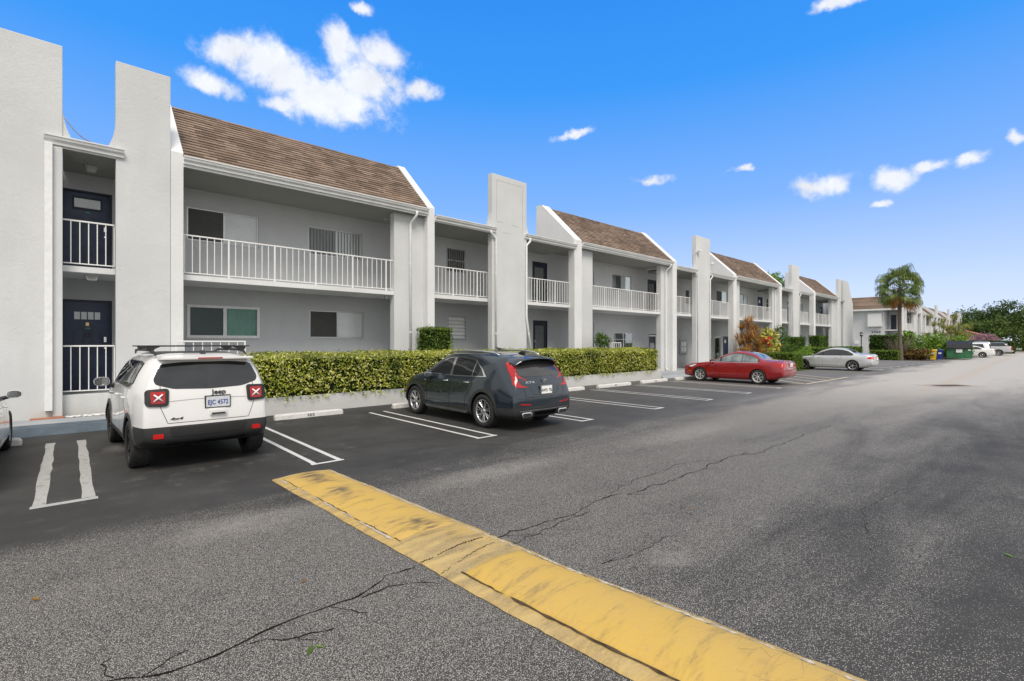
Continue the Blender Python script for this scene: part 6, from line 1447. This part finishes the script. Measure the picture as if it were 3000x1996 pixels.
# lamp post ------------------------------------------------------------------------
lp = thing('street_lamp', 'slim black lamp post with a lantern head beside the end of the near block', 'street lamp', (60.2, 12.75, 0))
m = MB(); m.smooth = True; m.lathe([(.10, 0), (.10, .12), (.06, .2), (.045, .5), (.04, 2.35), (.06, 2.38), (.03, 2.42)], 'Z', 12, (60.2, 12.75, 0)); m.build('post', M_black, lp)
m = MB(); m.lathe([(.06, 2.42), (.13, 2.50), (.15, 2.74), (.17, 2.75), (.05, 2.88), (.02, 2.95)], 'Z', 6, (60.2, 12.75, 0)); m.build('lantern', M_black, lp)
m = MB(); m.lathe([(.125, 2.53), (.145, 2.7)], 'Z', 6, (60.2, 12.75, 0)); m.v = [(60.2 + (x - 60.2) * 1.03, 12.75 + (y - 12.75) * 1.03, z) for x, y, z in m.v]; m.build('lantern_glass', L_clear, lp)
# fan palm ----------------------------------------------------------------------------
def palm():
    L = Vector((63.6, 10.1, 0)); t = thing('palm_tree', 'tall fan palm with brown lower fronds standing beside the far low hedge', 'tree', L)
    m = MB(); m.smooth = True; n = 40; vs = []; fs = []
    for i in range(n + 1):
        z = 7.4 * i / n; r = .24 - .09 * min(1, z / 2.2) + (.02 if i % 2 else 0) + (.07 if z > 6.3 else 0) * (z - 6.3)
        for k in range(14): a = 2 * math.pi * k / 14; vs.append((L.x + .12 * math.sin(z * .35) + r * math.cos(a), L.y + .1 * math.sin(z * .3) + r * math.sin(a), z))
        if i:
            for k in range(14): fs.append(((i-1)*14+k, (i-1)*14+(k+1) % 14, i*14+(k+1) % 14, i*14+k))
    m.add(vs, fs); m.build('trunk', M_bark, t)
    top = Vector((L.x + .1, L.y + .07, 7.2))
    Vg, Fg, Vd, Fd, Vs = [], [], [], [], MB()
    Vs.smooth = True
    for i in range(46):
        az = i * 2.39996 + rng.uniform(-.2, .2); f = i / 45; el = 1.4 - 2.3 * f ** .9 + rng.uniform(-.12, .12); dead = f > .88
        V, F = (Vd, Fd) if dead or (f > .76 and rng.random() < .45) else (Vg, Fg)
        d = Vector((math.cos(az) * math.cos(el), math.sin(az) * math.cos(el), math.sin(el))); pl_ = rng.uniform(.95, 1.4) * (.8 if dead else 1)
        p0 = top + Vector((0, 0, .5 - f * .7)); p1 = p0 + d * pl_ * .55; d2 = (d + Vector((0, 0, -.25))).normalized(); p2 = p1 + d2 * pl_ * .55
        Vs.tube([p0, p1, p2], [.028, .02, .015], 5)
        side = d2.cross(Vector((0, 0, 1))); side = side.normalized() if side.length > .05 else Vector((1, 0, 0)); up = side.cross(d2).normalized(); ro = rng.uniform(-1.15, 1.15); side, up = side * math.cos(ro) + up * math.sin(ro), up * math.cos(ro) - side * math.sin(ro)
        ns = 22; ln = rng.uniform(1.0, 1.3) * (.85 if dead else 1)
        for k in range(ns):
            a = (-1 + 2 * (k + .5) / ns) * 1.75; q = (d2 * math.cos(a) + side * math.sin(a) + up * (.22 * abs(math.sin(a)) - .05)).normalized(); l_ = ln * (1 - .22 * abs(a) / 1.75) * rng.uniform(.92, 1.08)
            e = q.cross(up).normalized() * .040; b = len(V); g = Vector((0, 0, -1)); t1 = p2 + q * l_ * .5; t2 = p2 + (q * .93 + g * .3).normalized() * l_ * .82 + q * 0; t3 = p2 + (q * .75 + g * .85).normalized() * l_
            V += [p2[:], (t1 - e)[:], (t1 + e)[:], (t2 - e * .8)[:], (t2 + e * .8)[:], t3[:]]; F += [(b, b+1, b+2), (b+1, b+3, b+4, b+2), (b+3, b+5, b+4)]
    for V, F, nm, mt in ((Vg, Fg, 'crown', L_palm), (Vd, Fd, 'dead_fronds', L_dead)): mm = MB(); mm.add(V, F); mm.build(nm, mt, t)
    Vs.build('frond_stalks', M_twig, t)
palm()
# far island: hedges, shrubs -------------------------------------------------------------
sheet('planting_bed', [(62.2, 9.9), (63.2, 7.3), (67.5, 8.7), (78, 5.0), (78.5, 13.2), (66.8, 13.2), (62.2, 13.1)], .008, M_soil)
box_hedge('hedge', 'low clipped green hedge at the foot of the palm', 'hedge', 62.4, 65.2, 10.1, 12.5, .01, .98, L_clip, 200, .12, .04)
box_hedge('hedge', 'tall dark green hedge under the 2960 number', 'hedge', 67.6, 70.2, 11.2, 13.6, .01, 2.62, L_green, 150, .15, .08)
blobs('shrub', 'bare brown twiggy shrub behind the palm trunk', 'shrub', (66.0, 10.6, 0), [(0, 0, 1.6, 1.2, 1.5, 1.0)], leafmat('dry_leaf', [(0, (.08, .06, .04)), (1, (.26, .2, .13))], 2), 900, .10, [([(0, 0, 0), (rng.uniform(-1.3, 1.3), rng.uniform(-1.6, 1.6), rng.uniform(1.2, 2.5))], [.03, .008]) for _ in range(60)], aspect=.3)
blobs('shrub', 'croton hedge with brown and yellow leaves left of the yellow bin', 'shrub', (65.0, 8.9, 0), [(0, .7, .6, .8, .9, .6), (.2, -.4, .65, .8, .9, .62), (-.2, .1, .55, .7, .9, .6)], L_crotb, 2600, .16)
blobs('shrub', 'bright green bank of shrubs behind the green dumpster', 'shrub', (72.2, 8.6, 0), [(0, 2.2, 1.6, 1.3, 1.2, 1.3), (0, .8, 1.6, 1.3, 1.3, 1.35), (0, -.6, 1.5, 1.3, 1.3, 1.35), (0, -2.0, 1.4, 1.2, 1.2, 1.35), (-1.2, 0, .8, 1.0, 1.8, .9), (.4, 3.4, 1.3, 1.2, 1.2, 1.2)], L_lime, 7500, .2)
blobs('shrub', 'broad leaved bright green plant in front of the far block', 'shrub', (71.5, 10.9, 0), [(0, 0, 2.7, .8, .9, .45), (.2, .5, 2.2, .7, .7, .5)], L_lime, 260, .32, [([(0, 0, 0), (0, 0, 2.7)], .04)], aspect=.5)
def feather(label, loc, n, h, sp):
    spiky('yellow_palm', label, loc, [(rng.uniform(-sp, sp), rng.uniform(-sp, sp), rng.uniform(h * .5, h)) for _ in range(n)], L_yel, 42, .85, .03)
feather('clump of tall feathery yellow green palms in front of the far block', (79.0, 8.3, 0), 22, 4.9, 1.6)
feather('smaller feathery yellow palm clump farther along the far block', (90.0, 7.8, 0), 16, 4.0, 1.1)
feather('low yellow feathery clump just above the dumpster lid', (79.5, 6.9, 0), 12, 2.9, .7)
# tree whose crown shows over the near roofs
def tree(label, loc, h, r, mat, n, size, name='broadleaf_tree', group=None, k=9, sq=.62, lim=6):
    bl = []
    for i in range(k):
        a = rng.uniform(0, 6.283); q = r * math.sqrt(rng.uniform(.02, .75)); bl.append((q * math.cos(a), q * math.sin(a), h - r * sq * rng.uniform(.55, 1.5), r * rng.uniform(.32, .55), r * rng.uniform(.32, .55), r * rng.uniform(.25, .42)))
    bl.append((0, 0, h - r * sq * .7, r * .5, r * .5, r * .45))
    tr = [([(0, 0, 0), (.1, .1, h * .35), (0, 0, h * .6)], [.03 * h, .024 * h, .015 * h])]
    for b in bl[:lim]: tr.append(([(0, 0, h * .35), (b[0] * .5, b[1] * .5, h * .35 + (b[2] - h * .35) * .55), b[:3]], [.014 * h, .009 * h, .004 * h]))
    return blobs(name, label, 'tree', loc, bl, mat, n, size, tr, group, hollow=.45)
tree('green tree crown rising behind the roofs of the near block', (79.0, 27.6, 0), 12.4, 3.6, L_lime, 3500, .34)
far = [(152, 24, 8.0, 5.5, L_darkg), (160, 15.0, 9.2, 5.5, L_darkg), (150, 8.5, 7.4, 4.6, L_mid), (163, 9.5, 10.4, 5.8, L_darkg), (158, 3.2, 10.2, 5.4, L_mid), (166, 5.0, 12.3, 6.0, L_darkg), (160, -3, 12.0, 5.6, L_darkg), (170, -2, 13.5, 6.5, L_mid), (168, -9, 13, 6.5, L_darkg), (176, 13, 11.2, 6, L_mid), (180, -16, 15, 7, L_darkg), (186, 24, 9.5, 7, L_darkg), (150, -18, 13, 6.5, L_darkg)]
desc = ['rounded dark tree directly behind the far end of the second block', 'dark tree just right of the far end of the second block', 'low light green tree with drooping crown in front of the wood', 'tall dark tree second from the left in the far wood', 'mid green tree in front of the tallest crowns at the right', 'tall open crowned tree with sky showing through its top', 'tall dark tree at the right edge of the picture', 'tallest mid green tree near the right edge', 'dark tree just outside the right edge of the road end', 'mid green tree in the back row of the wood', 'dark tree far right behind the road end', 'dark tree in the back row behind the far block', 'dark tree beside the road beyond the right edge']
for (x, y, h, r, mt), ds in zip(far, desc): tree(ds, (x, y, 0), h, r, mt, 5200, .42, group='trees of the wood beyond the road end', k=12, sq=.75)
for (x, y, r, h, mt, ds) in ((143, 2.4, 3.2, 5.2, L_mid, 'round green bush at the road end below the tall trees'), (146, -3.5, 4.0, 5.0, L_lime, 'bright green bush at the right edge of the picture by the road end'), (142, 9, 3.5, 3.8, L_mid, 'green bush left of the road end behind the parked cars'), (148, -11, 4, 5, L_mid, 'green bush beyond the right edge by the road end')):
    blobs('bush', ds, 'bush', (x, y, 0), [(0, 0, h * .5, r * .7, r * .8, h * .5), (0, r * .5, h * .45, r * .5, r * .6, h * .45), (0, -r * .5, h * .4, r * .5, r * .6, h * .42)], mt, 3200, .3)
blobs('flowering_shrub', 'mauve flowering shrub in front of the orange roofed house', 'shrub', (118, 7.4, 0), [(0, 1.0, 1.8, 1.2, 1.2, 1.3), (0, -.2, 2.2, 1.2, 1.2, 1.3), (0, -1.2, 2.0, 1.1, 1.0, 1.2)], L_pink, 3200, .2)
box_hedge('hedge', 'dark hedge running behind the far parked cars', 'hedge', 112, 114, 3.4, 13.3, .01, 2.0, L_darkg, 60, .25, .15)
# cottage with orange roof
hs = thing('house', 'low cream house with an orange tiled roof beyond the far block', 'house', (134, 9.8, 0))
m = MB(); m.prism([(7.6, 0), (13.5, 0), (13.5, 3.5), (10.8, 4.0), (7.6, 2.9)], 'X', 130, 138); m.build('wall', plain('cream_wall', (.62, .55, .36), .9), hs)
m = MB(); m.prism([(7.1, 2.75), (10.8, 4.06), (14.2, 3.4), (14.2, 3.55), (10.8, 4.24), (7.1, 2.93)], 'X', 129.4, 138.5); m.build('roof', plain('orange_tiles', (.50, .20, .12), .85, var=.2), hs)
m = MB(); m.bev(129.9, 129.99, 8.0, 9.2, 1.2, 2.3, .01); m.build('window', M_dark, hs)
sheet('pavement', [(168, -80), (205, -80), (205, 80), (168, 80)], .01, plain('pale_road', (.38, .36, .31), .9))
# dumpster -------------------------------------------------------------------------------
dm = thing('dumpster', 'green metal dumpster with black ribbed lid and white notice', 'dumpster', (70.45, 6.22, 0), R(-84))
M_dgreen = plain('dumpster_green', (.025, .13, .055), .55, var=.3, sc=1.3, bumpd=.004, bsc=12)
w2, d2 = .97, .8
m = MB(); m.prism([(-d2, .12), (d2, .12), (d2, 1.62), (-d2, 1.22)], 'X', -w2, w2); m.build('bin_body', M_dgreen, dm, world=False)
m = MB(); m.box(-w2 - .03, w2 + .03, -d2 - .03, -d2 + .02, 1.12, 1.20); m.box(-w2 - .03, w2 + .03, -d2 - .025, -d2 + .02, .12, .2)
for x in (-w2, -.42, .42, w2): m.box(x - .035, x + .035, -d2 - .022, -d2 + .01, .2, 1.12)
m.build('rim', M_dgreen, dm, world=False)
m = MB()
P = []; nrib = 22
for i in range(nrib * 4 + 1):
    x = -w2 - .06 + (2 * w2 + .12) * i / (nrib * 4); P.append((x, .03 if i % 4 in (1, 2) else 0))
vs = [(x, -d2 - .12, 1.24 + z) for x, z in P] + [(x, -d2 + .25, 1.60 + z) for x, z in P] + [(x, d2 + .05, 2.0 + z) for x, z in P]; k = len(P)
fs = [(r * k + i, r * k + i + 1, (r + 1) * k + i + 1, (r + 1) * k + i) for r in range(2) for i in range(k - 1)]
m.add(vs, fs); m.prism([(-d2 - .12, 1.16), (-d2 - .1, 1.16), (-d2 - .1, 1.26), (-d2 - .12, 1.26)], 'X', -w2 - .06, w2 + .06); m.prism([(-d2 - .1, 1.23), (-d2 + .25, 1.585), (d2 + .05, 1.985), (d2 + .05, 1.6)], 'X', -w2 - .04, w2 + .04); m.build('lid', M_black, dm, world=False)
m = MB(); m.box(-.30, .26, -d2 - .045, -d2 - .032, .72, 1.14); sg = m.build('notice_frame', M_clad, dm, world=False)
m = MB(); m.box(-.26, .22, -d2 - .05, -d2 - .046, .76, 1.10); sg = m.build('notice', M_white, dm, world=False)
m = MB(); text_mb(m, 'SaVeR', .10, lambda a, b, c: (-.06 + a, -d2 - .0525 - c, .98 + b), True, .0008); m.box(-.2, .18, -d2 - .052, -d2 - .0505, .84, .85); m.build('notice_lettering', M_black, sg, world=False)
m = MB(); m.box(.66, .88, -d2 - .05, -d2 - .035, .95, 1.09); m.build('label', M_white, dm, world=False)
for s_ in (-1, 1):
    m = MB(); m.box(s_ * w2 + (.002 if s_ > 0 else -.14), s_ * w2 + (.14 if s_ > 0 else -.002), -.5, .5, .55, .78); m.build('lift_pocket', M_dgreen, dm, world=False)
def wheelie(x, y, col, nm, label, rz):
    t = thing(nm, label, 'bin', (x, y, 0), rz, 'wheeled recycling bins'); mt = plain(nm + '_plastic', col, .45, var=.1)
    m = MB(); vs = [(-.22, -.24, .06), (.22, -.24, .06), (.22, .2, .06), (-.22, .2, .06), (-.29, -.36, .98), (.29, -.36, .98), (.29, .32, .98), (-.29, .32, .98)]
    m.add(vs, [(0,3,2,1), (4,5,6,7), (0,1,5,4), (1,2,6,5), (2,3,7,6), (3,0,4,7)]); m.bev(-.31, .31, -.38, .34, .93, .99, .015); m.build('bin_body', mt, t, world=False)
    m = MB(); m.smooth = True; m.prism([(-.40, 1.0), (-.38, 1.04), (-.1, 1.09), (.2, 1.09), (.36, 1.05), (.38, 1.0)], 'X', -.32, .32); m.build('lid', mt, t, world=False)
    for s_ in (-1, 1): m = MB(); m.lathe([(0, -.03), (.11, -.03), (.12, 0), (.11, .03), (0, .03)], 'X', 16, (s_ * .25, .26, .12)); m.build('wheel', M_rubber, t, world=False)
    m = MB(); m.tube([(-.24, .40, .96), (.24, .40, .96)], .018, 8); m.build('handle', mt, t, world=False)
    m = MB(); m.box(-.12, .12, -.36, -.34, .62, .78); m.v = [(a, b + (.98 - c) * .13, c) for a, b, c in m.v]; m.build('bin_symbol', M_white, t, world=False); return t
wheelie(66.1, 7.85, (.75, .52, .02), 'yellow_bin', 'yellow wheeled bin beside the brown croton hedge', R(-80))
wheelie(68.0, 7.55, (.012, .035, .20), 'blue_bin', 'blue wheeled bin between the yellow bin and the dumpster', R(-78))
# ================================================================ SMALL THINGS
bd = thing('bird', 'small grey mockingbird standing on the roof of the dark suv', 'bird', (7.27, 8.42, 1.628))
m = MB(); m.smooth = True
m.tube([(.075, 0, .105), (.04, 0, .085), (0, 0, .072), (-.05, 0, .068), (-.07, 0, .070)][::-1], [.004, .02, .030, .026, .012][::-1], 10)
m.v = [(-x, y, z) for x, y, z in m.v]; body = m.build('body', plain('bird_grey', (.10, .09, .08), .8, var=.2), bd, world=False)
m = MB(); m.smooth = True; m.lathe([(0, .022), (.012, .018), (.019, 0), (.012, -.018), (0, -.022)], 'X', 10, (-.078, 0, .112)); m.tube([(-.095, 0, .114), (-.122, 0, .110)], [.005, .001], 6); m.build('head', plain('bird_head', (.16, .15, .14), .8), bd, world=False)
m = MB(); m.prism([(.06, .066), (.17, .086), (.175, .080), (.06, .058)], 'Y', -.01, .01); m.prism([(.06, .064), (.16, .064), (.16, .060), (.06, .056)], 'Y', -.006, .014); m.build('tail', M_black, bd, world=False)
for s_ in (-1, 1): m = MB(); m.tube([(.0, s_ * .012, .05), (.015, s_ * .014, .03), (-.01, s_ * .014, .002), (-.03, s_ * .016, .001)], .0022, 5); m.build('leg', M_twig, bd, world=False)
# fallen leaves on the asphalt
def fallen(px, py, s, mat, label, a):
    d = 1425 * 1.85 / (py - 1003); r = (px - 1500) / 1425 * d; x, y = .6738 * d + .7389 * r, .7389 * d - .6738 * r
    t = MB(); ca, sa = math.cos(a), math.sin(a)
    pts = [(-.5, 0, .004), (-.2, .17, .012), (.2, .14, .016), (.5, 0, .008), (.2, -.14, .012), (-.2, -.16, .008), (0, 0, .003)]
    t.add([(x + (p[0] * ca - p[1] * sa) * s, y + (p[0] * sa + p[1] * ca) * s, .006 + p[2] * s * 4) for p in pts], [(0, 1, 6), (1, 2, 6), (2, 3, 6), (3, 4, 6), (4, 5, 6), (5, 0, 6)])
    t.tube([(x - .5 * ca * s, y - .5 * sa * s, .012), (x - .85 * ca * s, y - .8 * sa * s + .01, .010)], .0015, 5)
    tag(t.build('fallen_leaf', mat), label, 'leaf', 'fallen leaves scattered on the asphalt')
fallen(891, 1704, .05, L_dead, 'tiny yellow leaf on the asphalt left of the speed bump', .4)
fallen(909, 1908, .09, L_green, 'curled green leaf on the asphalt below the long crack', 1.0)
fallen(935, 1897, .06, L_lime, 'pale green leaf beside the curled leaf below the long crack', 2.2)
fallen(103, 1757, .09, L_dead, 'dry leaf on the asphalt at the far left foreground', 2.0)
fallen(2954, 1629, .09, L_lime, 'green leaf on the dark asphalt near the right edge', .9)
fallen(2030, 1491, .06, L_dead, 'tiny pale leaf out in the middle of the lane', .2)
# ================================================================ end
bpy.context.view_layer.update()
